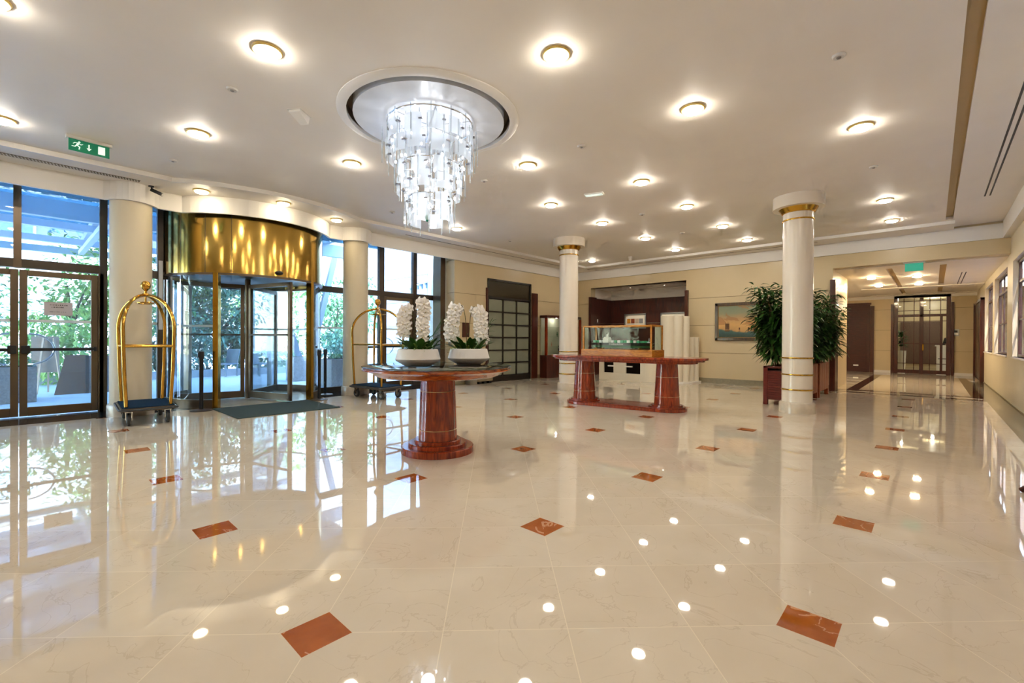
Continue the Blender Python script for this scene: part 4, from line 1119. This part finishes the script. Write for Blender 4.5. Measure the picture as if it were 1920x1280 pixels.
struct(MB().box(11.585, 11.87, 9.86, 9.94, 0, 2.86).box(9.46, 9.525, 9.86, 9.94, 0, 2.86).build('trim_16', M['panel']), 'dark red wood jambs flanking the gridded screen')
struct(MB().box(9.4, 11.7, 10.2, 10.26, 0, 3.3).build('wall_behind_screen', M['grey']))
t = thing('wall_plaque', 'small dark wood plaque on the wall behind the orchids', 'plaque', (8.65, 9.9, 1.36)); MB().box(-.12, .12, -.03, 0, 0, .42).build('board', M['panel'], t, bevel=.005); MB().box(.03, .07, -.045, -.03, .06, .11).build('knob', M['chrome'], t)
t = thing('floor_box', 'low metal and stone floor unit against the left wall under the table edge', 'floor unit', (8.95, 9.72, 0)); MB().box(-.35, -.08, -.1, .12, 0, .24).build('metal_side', M['alu'], t, bevel=.01); MB().box(-.08, .55, -.1, .12, .07, .25).build('body', M['base'], t, bevel=.01)
for x in (0, .2, .4): MB().box(x, x+.1, -.09, .1, 0, .07).build('foot', M['black'], t)
# vitrine
vt = thing('display_cabinet', 'bow fronted dark wood display cabinet behind the far column', 'display cabinet', (13.0, 9.86, 0))
def bow(hw, dep, bulge_, n=14):
    o = [(hw, 0), (-hw, 0)]
    o += [(-hw + 2*hw*k/n, -dep - bulge_*math.sin(math.pi*k/n)) for k in range(n+1)]
    return o
MB().prism(bow(1.0, .3, .18), 0, .72).build('base', M['panel'], vt, bevel=.004)
MB().prism(bow(1.02, .31, .18), 2.04, 2.13).build('cornice', M['panel'], vt, bevel=.004)
MB().prism(bow(1.01, .305, .18), .72, .77).build('sill', M['panel'], vt)
bw = bow(1.0, .3, .18)[2:]
for k in (0, 5, 9, 14): x, y = bw[k]; MB().box(x-.035, x+.035, y-.0, y+.07, .77, 2.04).build('upright', M['mahog'], vt)
for p, q in ((0, 5), (5, 9), (9, 14)):
    g_ = MB(); pts = bw[p:q+1]
    for a_, c_ in zip(pts, pts[1:]): g_.add([(a_[0], a_[1]+.03, .77), (c_[0], c_[1]+.03, .77), (c_[0], c_[1]+.03, 2.04), (a_[0], a_[1]+.03, 2.04)], [(0, 1, 2, 3)])
    g_.build('curved_pane', M['glass2'], vt)
MB().box(-.98, .98, -.03, 0, .77, 2.04).build('back_panel', pbr('pale_green_back', '#b9bda4', .5), vt)
for z in (1.05, 1.4, 1.72): MB().prism(bow(.96, .27, .16), z, z+.008).build('glass_shelf', M['glass2'], vt)
for x, s in ((-.6, .05),): pass
ld = bpy.data.lights.new('cabinet_lamp', 'POINT'); ld.energy = 2; ld.shadow_soft_size = .03; ld.color = (1, .95, .85); lo = bpy.data.objects.new('cabinet_lamp', ld); COL.objects.link(lo); lo.parent = vt; lo.location = (-.35, -.2, 1.98)
def figurine(x, z, s, label, mat):
    t = thing('figurine', label, 'figurine', (13.0 + x, 9.66, z)); MB().lathe([(0, 0), (.05*s, 0), (.05*s, .02*s), (.015*s, .04*s), (.05*s, .12*s), (.045*s, .2*s), (.015*s, .26*s), (0, .27*s)], 14).build('body', M[mat], t, smooth=True); MB().ball((0, 0, .30*s), .035*s, 10, 8).build('head', M[mat], t, smooth=True)
figurine(-.62, 1.058, .45, 'small pink figurine on the lower glass shelf of the cabinet', 'skin'); figurine(-.18, .77, 1.0, 'dark tall statuette in the middle bay of the cabinet', 'ink'); figurine(-.3, 1.408, .5, 'green ornament on the middle shelf of the cabinet', 'hullg')

# ------------------------------------------------------------------ planters and plants
def planter(x0, x1, y0, y1, label, front='teak', red=False):
    t = thing('wooden_planter', label, 'planter', ((x0+x1)/2, (y0+y1)/2, 0), group='wooden planter boxes'); w, d = (x1-x0)/2, (y1-y0)/2
    MB().box(-w+.03, w-.03, -d+.03, d-.03, .14, .70).build('liner', M['panel'], t)
    for sx in (1, -1):
        for sy in (1, -1): MB().box(sx*w-.04*(sx+1), sx*w+.04*(1-sx), sy*d-.04*(sy+1), sy*d+.04*(1-sy), 0, .78).build('leg', M['teak' if not red else 'redwood'], t, bevel=.004)
    for sy in (1, -1):                       # plank sides, one facing the corridor
        b = MB(); n = 4
        for k in range(n):
            x = -w+.08 + (2*w-.16)*k/n; b.box(x+.008, x+(2*w-.16)/n-.008, sy*d, sy*(d-.025), .14, .755)
        b.build('side_planks', M['teak'], t, bevel=.004)
    for sx in (1, -1):
        b = MB(); n = 11
        for k in range(n): z = .16 + .53*k/n; b.box(sx*w, sx*(w-.02), -d+.08, d-.08, z, z+.53/n-.006)
        b.build('end_slats', M['redwood'], t)
    b = MB(); b.box(-w, w, -d, -d+.05, .745, .785).box(-w, w, d-.05, d, .745, .785).box(-w, -w+.05, -d, d, .745, .785).box(w-.05, w, -d, d, .745, .785).box(-w+.02, -w+.05, -d+.05, d-.05, .1, .16).box(w-.05, w-.02, -d+.05, d-.05, .1, .16).build('rim', M['redwood' if red else 'teak'], t, bevel=.004)
    MB().box(-w+.05, w-.05, -d+.05, d-.05, .66, .70).build('soil', M['soil'], t)
    return t
PL = [(10.35, 11.30, 1.93, 2.56), (11.38, 12.3, 1.92, 2.55), (12.38, 13.6, 1.90, 2.54)]
planter(*PL[0], 'red stained slatted planter box beside the banded column', red=True); planter(*PL[1], 'brown planter box in the middle of the planter row'); planter(*PL[2], 'brown plank planter box at the corridor end of the planter row')
def bushy(c, h, spread, seed, label, nl=620, ym=1.0):
    random.seed(seed); t = thing('leafy_shrub', label, 'potted plant', c, group='leafy shrubs in the planters')
    b, lf = MB(), MB()
    ns = 16
    for s in range(ns):
        a = random.uniform(0, 6.28); r0 = random.uniform(.03, .2); q = random.uniform(.35, 1.0)
        tip = Vector((math.cos(a)*spread*random.uniform(.35, .95), math.sin(a)*spread*ym*random.uniform(.35, .95), h*(.35 + .62*q)))
        p0 = Vector((math.cos(a)*r0, math.sin(a)*r0*ym, 0)); p1 = p0.lerp(tip, .5) + Vector((0, 0, .12*h)); n = 7
        pts = [p0.lerp(p1, k/n).lerp(p1.lerp(tip, k/n), k/n) for k in range(n+1)]
        b.tube(pts, [.014 - .010*k/n for k in range(n+1)], 6)
        for k in range(nl//ns):
            u = random.uniform(.10, 1.0)**.75; i = min(n-1, int(u*n)); p = pts[i].lerp(pts[i+1], u*n-i)
            aa = random.uniform(0, 6.28); d = Vector((math.cos(aa), math.sin(aa), random.uniform(-.35, .75)))
            ofs = d*random.uniform(.0, .2)
            lf.leafblade(p + ofs, d, (0, 0, 1), random.uniform(.13, .23), random.uniform(.045, .07), random.uniform(.2, .7), 3)
    for k in range(int(nl*.5)):
        aa = random.uniform(0, 6.28); rr_ = random.uniform(.1, .62)*spread; p = Vector((math.cos(aa)*rr_, math.sin(aa)*rr_*ym, random.uniform(.12, .62)*h + .04))
        d = Vector((math.cos(aa)*.8 + random.uniform(-.6, .6), math.sin(aa)*.8 + random.uniform(-.6, .6), random.uniform(-.4, .6)))
        lf.leafblade(p, d, (0, 0, 1), random.uniform(.14, .24), random.uniform(.05, .075), random.uniform(.3, .8), 3)
    b.build('canes', M['cane'], t, smooth=True); lf.build('foliage', M['leaf'], t, smooth=True)
bushy((10.78, 2.3, .70), 1.9, .72, 31, 'tall dark leafed shrub left of the banded column', 1900)
bushy((11.85, 2.2, .70), 1.75, .66, 32, 'dense dark leafed shrub right behind the banded column', 1700)
bushy((13.0, 2.1, .70), 1.6, .8, 33, 'dark leafed shrub reaching toward the corridor', 1700)

# ------------------------------------------------------------------ corridor doors and fittings
def glazed_door():
    t = thing('door_4', 'tall dark glazed double door with small panes at the corridor end', 'door', (24.5, .355, 0), kind='structure')
    w = .85
    b = MB(); b.box(-.06, .1, -w, -w+.13, 0, 3.17).box(-.06, .1, w-.13, w, 0, 3.17).box(-.06, .1, -w, w, 3.07, 3.17).box(-.05, .08, -w, w, 2.30, 2.40).box(-.05, .08, -.06, .06, .0, 3.1).box(-.03, .06, -w, w, .02, .16)
    b.build('frame', M['panel'], t, bevel=.006)
    for y0, y1 in ((-w+.13, -.06), (.06, w-.13)):
        b = MB(); L_ = y1-y0
        for k in (.25, .72): b.box(0, .03, y0+L_*k-.012, y0+L_*k+.012, .16, 3.07)
        for z in (.42, 1.22, 2.12, 2.55, 2.93): b.box(0, .03, y0, y1, z-.012, z+.012)
        o = b.build('glazing_bars', M['panel'], t); MB().box(.012, .018, y0, y1, .16, 3.07).build('pane', M['glass2'], o)
    MB().box(-.02, .05, -.62, -.54, .16, 2.3).build('meeting_stile', M['panel'], t)
    MB().box(-.09, -.06, -.07, -.03, .95, 1.2).build('handle', M['gold'], t)
    MB().box(-.08, .1, -w-.09, -w-.005, 0, 2.84).box(-.08, .1, w+.005, w+.09, 0, 2.84).build('jamb', M['panel'], t)
glazed_door()
d5 = thing('door_5', 'dark louvred wood door on the far wall behind the planters', 'door', (24.5, 2.38, 0), kind='structure')
b = MB(); b.box(-.02, .05, -.40, .40, 0, 2.86)
b.build('slab', M['paneld'], d5)
b = MB()
for k in range(26): z = .1 + k*.104; b.box(-.035, -.02, -.3, .38, z, z+.085)
b.build('slats', M['paneld'], d5)
MB().box(-.08, .06, -.54, -.41, 0, 2.8).box(-.06, .06, -.44, .44, 2.86, 2.94).build('frame', M['panel'], d5)
MB().box(-.05, -.035, -.02, .16, .24, .3).build('door_label', M['white'], d5)
d6 = thing('door_6', 'tall dark wood door in the right wall at the corridor end', 'door', (22.6, -1.2, 0), kind='structure')
MB().box(-1.55, 1.7, -.0, .05, .02, 2.68).build('slab', M['panel'], d6, bevel=.005); MB().box(-1.58, -1.48, 0, .10, 0, 2.74).box(1.66, 1.78, 0, .10, 0, 2.74).box(-1.58, 1.78, 0, .08, 2.66, 2.74).build('frame', M['panel'], d6)
MB().box(.0, .012, .05, .056, .05, 2.66).build('meeting_gap', M['black'], d6)
t = thing('wall_keypad', 'small grey keypad on the far wall beside the glazed door', 'keypad', (24.5, -.63, 1.66)); MB().box(-.03, 0, -.1, .1, -.13, .13).build('housing', M['alu'], t, bevel=.005); MB().box(-.034, -.03, -.05, .05, 0, .08).build('display', M['black'], t); MB().box(-.034, -.03, -.07, .07, -.1, -.02).build('flap', M['white'], t)
# room seen through the corridor door
struct(MB().box(25, 31, -3, 4, -.12, 0).build('floor_lounge', M['floor']), 'marble floor of the room beyond the glazed door')
struct(MB().box(30.8, 31, -3, 4, 0, 3.5).box(24.8, 31, 4, 4.2, 0, 3.5).box(24.8, 31, -3.2, -3, 0, 3.5).box(24.8, 31, -3.2, 4.2, 3.35, 3.5).build('wall_lounge', M['wall']), 'pale walls of the room beyond the glazed door')
struct(MB().box(30.7, 30.8, -.25, 1.25, .2, 2.3).build('trim_17', wood('taupe_wood_panel', '#5b4236', '#6f5546', .5, .1)), 'brown panel in the room beyond the glazed door')
t = thing('reception_counter', 'white counter in the room beyond the glazed door', 'counter', (27.2, -.45, 0)); MB().box(-.3, .3, -.35, .35, 0, 1.1).build('body', M['white'], t, bevel=.01); MB().box(-.36, .36, -.4, .4, 1.1, 1.15).build('top', M['white'], t); MB().box(-.31, -.3, -.3, .3, .55, .58).build('shadow_line', M['ink'], t)
for x_, y_ in ((26.5, 1.0), (26.5, -1.2), (29, 0)):
    ld = bpy.data.lights.new('lounge_lamp', 'POINT'); ld.energy = 26; ld.shadow_soft_size = .05; ld.color = (1, .9, .75); lo = bpy.data.objects.new('lounge_lamp', ld); COL.objects.link(lo); lo.location = (x_, y_, 3.2)
def person():
    t = thing('person', 'person in a black jacket standing behind the white counter beyond the glazed door', 'person', (27.75, -.62, 0))
    me = bpy.data.meshes.new('body')
    V = [(0, 0, .98), (0, 0, 1.18), (0, 0, 1.42), (0, 0, 1.55), (0, .1, .95), (-.02, .11, .5), (0, .11, .07), (-.1, .12, .03), (0, -.1, .95), (.02, -.11, .5), (0, -.11, .07), (-.1, -.12, .03), (0, .2, 1.45), (0, .25, 1.18), (-.16, .2, 1.02), (0, -.2, 1.45), (0, -.25, 1.18), (-.16, -.2, 1.02), (-.01, 0, 1.66), (-.01, 0, 1.78)]
    Ed = [(0, 1), (1, 2), (2, 3), (0, 4), (4, 5), (5, 6), (6, 7), (0, 8), (8, 9), (9, 10), (10, 11), (2, 12), (12, 13), (13, 14), (2, 15), (15, 16), (16, 17), (3, 18), (18, 19)]
    Rr = [.14, .13, .15, .055, .10, .07, .045, .04, .10, .07, .045, .04, .07, .05, .035, .07, .05, .035, .09, .085]
    me.from_pydata(V, Ed, []); o = bpy.data.objects.new('body', me); COL.objects.link(o); o.parent = t
    sk = o.modifiers.new('skin', 'SKIN'); o.modifiers.new('sub', 'SUBSURF').levels = 1
    for i, r in enumerate(Rr): me.skin_vertices[0].data[i].radius = (r, r)
    me.skin_vertices[0].data[0].use_root = True
    me.materials.append(M['skin'])
    MB().lathe([(0, .85), (.20, .85), (.19, 1.1), (.23, 1.38), (.17, 1.5), (.07, 1.54), (0, 1.54)], 18).build('jacket', M['cloth'], t, smooth=True)
    for s_ in (1, -1): MB().tube([(0, s_*.19, 1.45), (0, s_*.27, 1.18), (-.15, s_*.21, 1.03)], [.075, .06, .05], 10).build('sleeve', M['cloth'], t, smooth=True)
    MB().ball((.02, 0, 1.77), .105, 14, 10, (1, .9, .95)).build('hair', M['hair'], t, smooth=True)
person()
t = thing('potted_plant', 'green plant seen through the left panes of the glazed door', 'potted plant', (26.2, 1.06, 0)); MB().lathe([(0, 0), (.16, 0), (.2, .9), (0, .9)], 20).build('pot', M['white'], t, smooth=True)
random.seed(41); b = MB()
for k in range(120):
    a = random.uniform(0, 6.28); d = Vector((math.cos(a), math.sin(a), random.uniform(-.2, 1.5))); b.leafblade(Vector((0, 0, 1.0 + random.uniform(0, .6))) + d*.08, d, (0, 0, 1), .25, .06, .4, 3)
b.build('foliage', M['leaf'], t)
# armchair foot at the right edge
ac = thing('armchair', 'chair by the window wall with only its dark foot showing at the edge', 'chair', (5.45, -.93, 0))

# ------------------------------------------------------------------ outside the glass front
struct(MB().box(-30, 60, 10.75, 60, -.2, -.02).build('ground_paving', M['pave']), 'pale paving of the forecourt')
cn = thing('entrance_canopy', 'blue glass canopy on white steel beams over the entrance', 'canopy', (0, 0, 0), kind='thing')
MB().box(-12, 6.55, 11.0, 20, 4.42, 4.46).build('glass_roof', M['teal'], cn)
MB().box(-12, 6.6, 10.95, 11.05, 3.72, 4.5).build('front_panel', M['teal'], cn)
for y, h, z in ((12.7, .34, 3.82), (14.9, .16, 3.9), (17.2, .16, 3.9), (19.6, .2, 3.95)): MB().box(-12, 6.6, y-.08, y+.08, z-h/2, z+h/2).build('beam', M['wsteel'], cn)
for x in (-8, -4.4, -1.2, 1.15, 5.9): MB().box(x-.06, x+.06, 11, 20, 4.02, 4.2).build('rafter', M['wsteel'], cn)
MB().bar((1.1, 18.4, 3.78), (1.2, 12.8, 3.78), .12, .12).build('brace', M['wsteel'], cn)
for s_, q in ((0, (7.37, 15.36, 4.15)), (1, (5.2, 15.36, 3.6))): MB().bar((6.38, 15.36, .0), q, .16, .16).build('strut', M['steel'], cn)
for x, y in ((2.36, 12.15), (-3.2, 13)): MB().box(x-.07, x+.07, y-.07, y+.07, 0, 4.4).build('steel_post', M['steel'], cn)
# planters outside
def stone_box(x, y, w, d, h, label, plant=True):
    t = thing('stone_planter', label, 'planter', (x, y, -.02)); MB().box(-w, w, -d, d, 0, h).build('box', M['stone'], t, bevel=.01); MB().box(-w+.06, w-.06, -d+.06, d-.06, h, h+.004).build('soil', M['soil'], t)
    if plant:
        p = thing('low_shrub', 'low green shrub growing in the ' + label, 'shrub', (x, y, h-.02)); b = MB(); random.seed(int(x*10))
        for k in range(160):
            a = random.uniform(0, 6.28); d_ = Vector((math.cos(a), math.sin(a), random.uniform(.2, 1.2))); b.leafblade((random.uniform(-w, w)*.8, random.uniform(-d, d)*.8, random.uniform(0, .1)), d_, (0, 0, 1), .2, .05, .4, 3)
        b.build('foliage', M['tree1'], p)
stone_box(-.25, 13.7, .40, .40, .72, 'grey granite block seen behind the left door handle'); stone_box(5.9, 14.55, .35, .3, .74, 'stone planter seen between the revolving door posts', False); stone_box(5.95, 12.1, .40, .36, .76, 'stone planter seen beside the second pillar')
# easel, board, chairs
t = thing('leaning_board', 'pale plywood board on a small easel outside the left door', 'easel', (.36, 15.1, -.02)); b = MB(); b.T = Matrix.Rotation(R(-10), 4, 'X'); b.box(-.28, .18, -.02, .02, .5, 1.35).build('board', M['cardb'], t)
for x, d_ in ((-.2, 0), (.22, 0), (0, .5)): MB().bar((x, d_-.1, 0), (x*.4, .15, 1.3), .035).build('leg', M['cardb'], t)
t = thing('folding_sign', 'brown and grey folded board standing outside the left door', 'board', (.85, 14.6, -.02)); MB().add([(-.42, 0, 0), (.12, 0, 0), (.12, .25, .9), (-.22, .25, .9)], [(0, 1, 2, 3)]).build('brown_panel', pbr('brown_board', '#6d4f3d', .7), t); MB().box(.12, .65, .0, .05, 0, .88).build('grey_panel', M['grey'], t); MB().box(.1, .16, -.03, .0, 0, .9).build('dark_edge', M['black'], t)
def outdoor_chair(x, y, rz, label):
    t = thing('outdoor_chair', label, 'chair', (x, y, -.02), rz, group='chairs outside the front'); MB().box(-.26, .26, -.26, .26, .40, .45).build('seat', M['steel'], t, bevel=.01); b = MB(); b.T = Matrix.Translation((0, .25, .44)) @ Matrix.Rotation(R(-12), 4, 'X'); b.box(-.25, .25, -.015, .015, 0, .5).build('backrest', M['steel'], t)
    for sx in (1, -1):
        for sy in (1, -1): MB().box(sx*.24-.02, sx*.24+.02, sy*.24-.02, sy*.24+.02, 0, .42).build('leg', M['steel'], t)
outdoor_chair(5.6, 17.4, R(30), 'grey blue chair outside, seen through the revolving wing nearest the pillar'); outdoor_chair(4.7, 17.9, R(-60), 'grey blue chair outside, next to the garden shrubs')
# garden trees
def tree(x, y, h, w, mat, seed, label, trunk=True, n=2600, name='garden_tree', z0=.25):
    random.seed(seed); t = thing(name, label, 'tree' if name == 'garden_tree' else 'shrub', (x, y, -.02), group='trees and shrubs of the forecourt garden'); b = MB()
    blobs = [(Vector((random.uniform(-w, w)*.6, random.uniform(-w, w)*.5, h*random.uniform(z0+.12, .86))), random.uniform(.35, .6)*w) for k in range(9)]
    for k in range(n):
        c, r = random.choice(blobs); d = Vector((random.gauss(0, 1), random.gauss(0, 1), random.gauss(0, 1))).normalized()
        p = c + d*r*random.uniform(.75, 1.05); p.z = max(p.z, .06)
        b.leafblade(p, d + Vector((random.uniform(-1, 1), random.uniform(-1, 1), random.uniform(-.5, .8))), (0, 0, 1), random.uniform(.14, .26), random.uniform(.08, .13), .3, 2)
    b.build('foliage', M[mat], t)
    if trunk:
        q = MB(); q.tube([(0, 0, 0), (.05, .02, h*.3), (-.03, .03, h*.6)], [.11, .09, .05], 8)
        for c, r in blobs[:4]: q.tube([(.03, .02, h*.35), tuple(c)], [.05, .02], 6)
        q.build('trunk', M['bark'], t, smooth=True)
tree(-2.4, 18.5, 4.6, 1.9, 'tree1', 51, 'mid green tree outside at the left door leaf edge'); tree(.9, 20, 4.9, 2.1, 'tree2', 52, 'light green tree outside behind the door notice')
tree(3.4, 21, 4.6, 2.0, 'tree1', 53, 'mid green tree outside beside the left drum post'); tree(5.0, 19.8, 4.4, 1.6, 'tree3', 54, 'blue green tree outside through the middle of the revolving door')
tree(7.6, 21.5, 4.6, 1.9, 'tree2', 55, 'light green tree outside right of the revolving wings'); tree(9.9, 20.5, 4.4, 1.7, 'tree1', 56, 'mid green tree outside beside the second pillar')
tree(.2, 18.3, 1.5, 1.4, 'tree2', 57, 'low light shrub outside under the door notice', False, 1700, 'garden_shrub', .1); tree(3.1, 18.8, 1.8, 1.4, 'tree3', 58, 'low blue green shrub outside left of the drum post', False, 1900, 'garden_shrub', .1)
tree(5.2, 19.3, 1.9, 1.2, 'tree3', 59, 'round blue green shrub outside in the middle of the revolving door', False, 1900, 'garden_shrub', .1); tree(7.2, 19.2, 1.7, 1.5, 'tree1', 60, 'low mid green shrub outside behind the slanted strut', False, 1900, 'garden_shrub', .1); tree(9.3, 18.6, 1.7, 1.4, 'tree3', 61, 'low shrub outside behind the second pillar', False, 1700, 'garden_shrub', .1)
tree(-6, 19.5, 4.8, 2.2, 'tree3', 62, 'tree outside beyond the left edge of the picture'); tree(9.3, 16.9, 4.2, .9, 'tree1', 63, 'slim green tree outside behind the second cart', True, 700)
b = MB(); b.box(-12, 14, 18.0, 18.15, -.02, .22); tag(b.build('garden_kerb', M['cladd']), 'low pale kerb in front of the garden shrubs', 'kerb')
# buildings
bd = thing('apartment_building', 'pale apartment building across the street', 'building', (0, 34, -.02)); MB().box(-26, 34, 0, 8, 0, 22).build('wall', M['render'], bd)
wd = None
for r_ in range(5):
    for k in range(15):
        x, z = -22 + k*3.6, 1.6 + r_*3.4
        if wd is None:
            wd = MB().box(-.75, .75, -.12, .02, 0, 2.0).box(-.95, .95, -.3, .02, -.15, 0).build('window', M['winfr'], bd, loc=(x, 0, z)); wp_ = MB().box(-.64, -.04, -.14, -.11, .1, 1.9).box(.04, .64, -.14, -.11, .1, 1.9).build('pane', M['bglass'], wd)
        else:
            c = wd.copy(); COL.objects.link(c); c.parent = bd; c.location = (x, 0, z); q = wp_.copy(); COL.objects.link(q); q.parent = c
sb = thing('stone_building', 'pale blue stone clad wing of the building beside the glass front', 'building', (9.3, 11.1, -.02))
b = MB()
for r_ in range(10):
    for k in range(3): b.box(0, .3, k*1.5+.008, k*1.5+1.492, r_*.88+.008, r_*.88+.872)
b.build('cladding', M['cladd'], sb); MB().box(.02, 3, 0.01, 4.49, 0, 8.8).build('core', M['claddj'], sb)
b = MB(); random.seed(8)
for k, (y, w, h) in enumerate(((1.5, .12, .18), (1.75, .16, .16), (2.0, .10, .2), (2.3, .05, .22), (2.42, .12, .06))): b.box(-.04, -.005, y, y+w*.3, 3.05, 3.05+h); b.box(-.04, -.005, y, y+w, 3.05+h*.7, 3.05+h)
b.build('wall_sign_marks', pbr('dark_blue_sign', '#33587c', .5), sb)
# brick building outside the right windows
bk = thing('brick_building', 'red brown brick building outside the windows of the window wall', 'building', (10, -3.0, -.02)); MB().box(-16, 70, -.6, 0, 0, 8).build('wall', M['brick'], bk)
wb = None
for r_ in range(3):
    for k in range(18):
        x, z = -4 + k*3.2, .9 + r_*1.9
        if wb is None:
            wb = MB().box(-.6, .6, 0, .02, 0, .08).box(-.6, .6, 0, .02, 1.3, 1.38).box(-.6, -.52, 0, .02, 0, 1.38).box(.52, .6, 0, .02, 0, 1.38).box(-.04, .04, 0, .02, 0, 1.38).build('window', M['winfr'], bk, loc=(x, 0, z)); pb_ = MB().box(-.55, .55, 0, .012, .05, 1.33).build('pane', M['dglass'], wb)
        else:
            c = wb.copy(); COL.objects.link(c); c.parent = bk; c.location = (x, 0, z); q = pb_.copy(); COL.objects.link(q); q.parent = c
struct(MB().box(-30, 80, -3.0, -1.35, -.2, -.02).build('ground_lane', M['pave']), 'paved lane outside the right windows')

# armchair whose foot shows at the right edge
for sx in (1, -1):
    for sy in (1, -1): MB().tube([(sx*.22, sy*.12, .3), (sx*.45 if sx > 0 else -.3, sy*.36 if sy > 0 else -.2, .015)], [.03, .022], 10).build('leg', M['panel'], ac, smooth=True)
MB().box(-.3, .3, -.24, .2, .28, .44).build('seat', M['cloth'], ac, bevel=.03); MB().box(-.3, .3, -.24, -.14, .42, .85).build('backrest', M['cloth'], ac, bevel=.03)
for sx in (1, -1): MB().box(sx*.32-.04, sx*.32+.04, -.22, .2, .28, .62).build('armrest', M['panel'], ac, bevel=.02)

# ------------------------------------------------------------------ sky, sun and render look
sl = bpy.data.lights.new('sun', 'SUN'); sl.energy = 3.6; sl.angle = R(.6); sl.color = (1, .95, .86)
so = bpy.data.objects.new('sun', sl); COL.objects.link(so); so.location = (-10, -4, 20)
so.rotation_euler = Vector((.75, .16, -1)).to_track_quat('-Z', 'Y').to_euler()
wd_ = bpy.data.worlds.new('sky'); sc.world = wd_; wd_.use_nodes = True; nt = wd_.node_tree
for n in list(nt.nodes): nt.nodes.remove(n)
sky = nt.nodes.new('ShaderNodeTexSky'); sky.sky_type = 'NISHITA'; sky.sun_disc = False; sky.sun_elevation = R(55); sky.sun_rotation = R(200); sky.air_density = 1.2; sky.dust_density = .6; sky.ozone_density = 2.0
bg = nt.nodes.new('ShaderNodeBackground'); bg.inputs['Strength'].default_value = 2.7
ow = nt.nodes.new('ShaderNodeOutputWorld'); nt.links.new(sky.outputs[0], bg.inputs[0]); nt.links.new(bg.outputs[0], ow.inputs[0])

vs = sc.view_settings; vs.view_transform = 'Standard'; vs.look = 'None'; vs.exposure = 1.02; vs.gamma = 1; vs.use_curve_mapping = False
cy = sc.cycles; cy.use_adaptive_sampling = True; cy.adaptive_threshold = .1; cy.adaptive_min_samples = 12; cy.max_bounces = 7; cy.diffuse_bounces = 4; cy.glossy_bounces = 4; cy.transmission_bounces = 4; cy.transparent_max_bounces = 16
cy.caustics_reflective = False; cy.caustics_refractive = False; cy.sample_clamp_indirect = 6; cy.use_denoising = True
try: cy.denoiser = 'OPENIMAGEDENOISE'
except Exception: pass
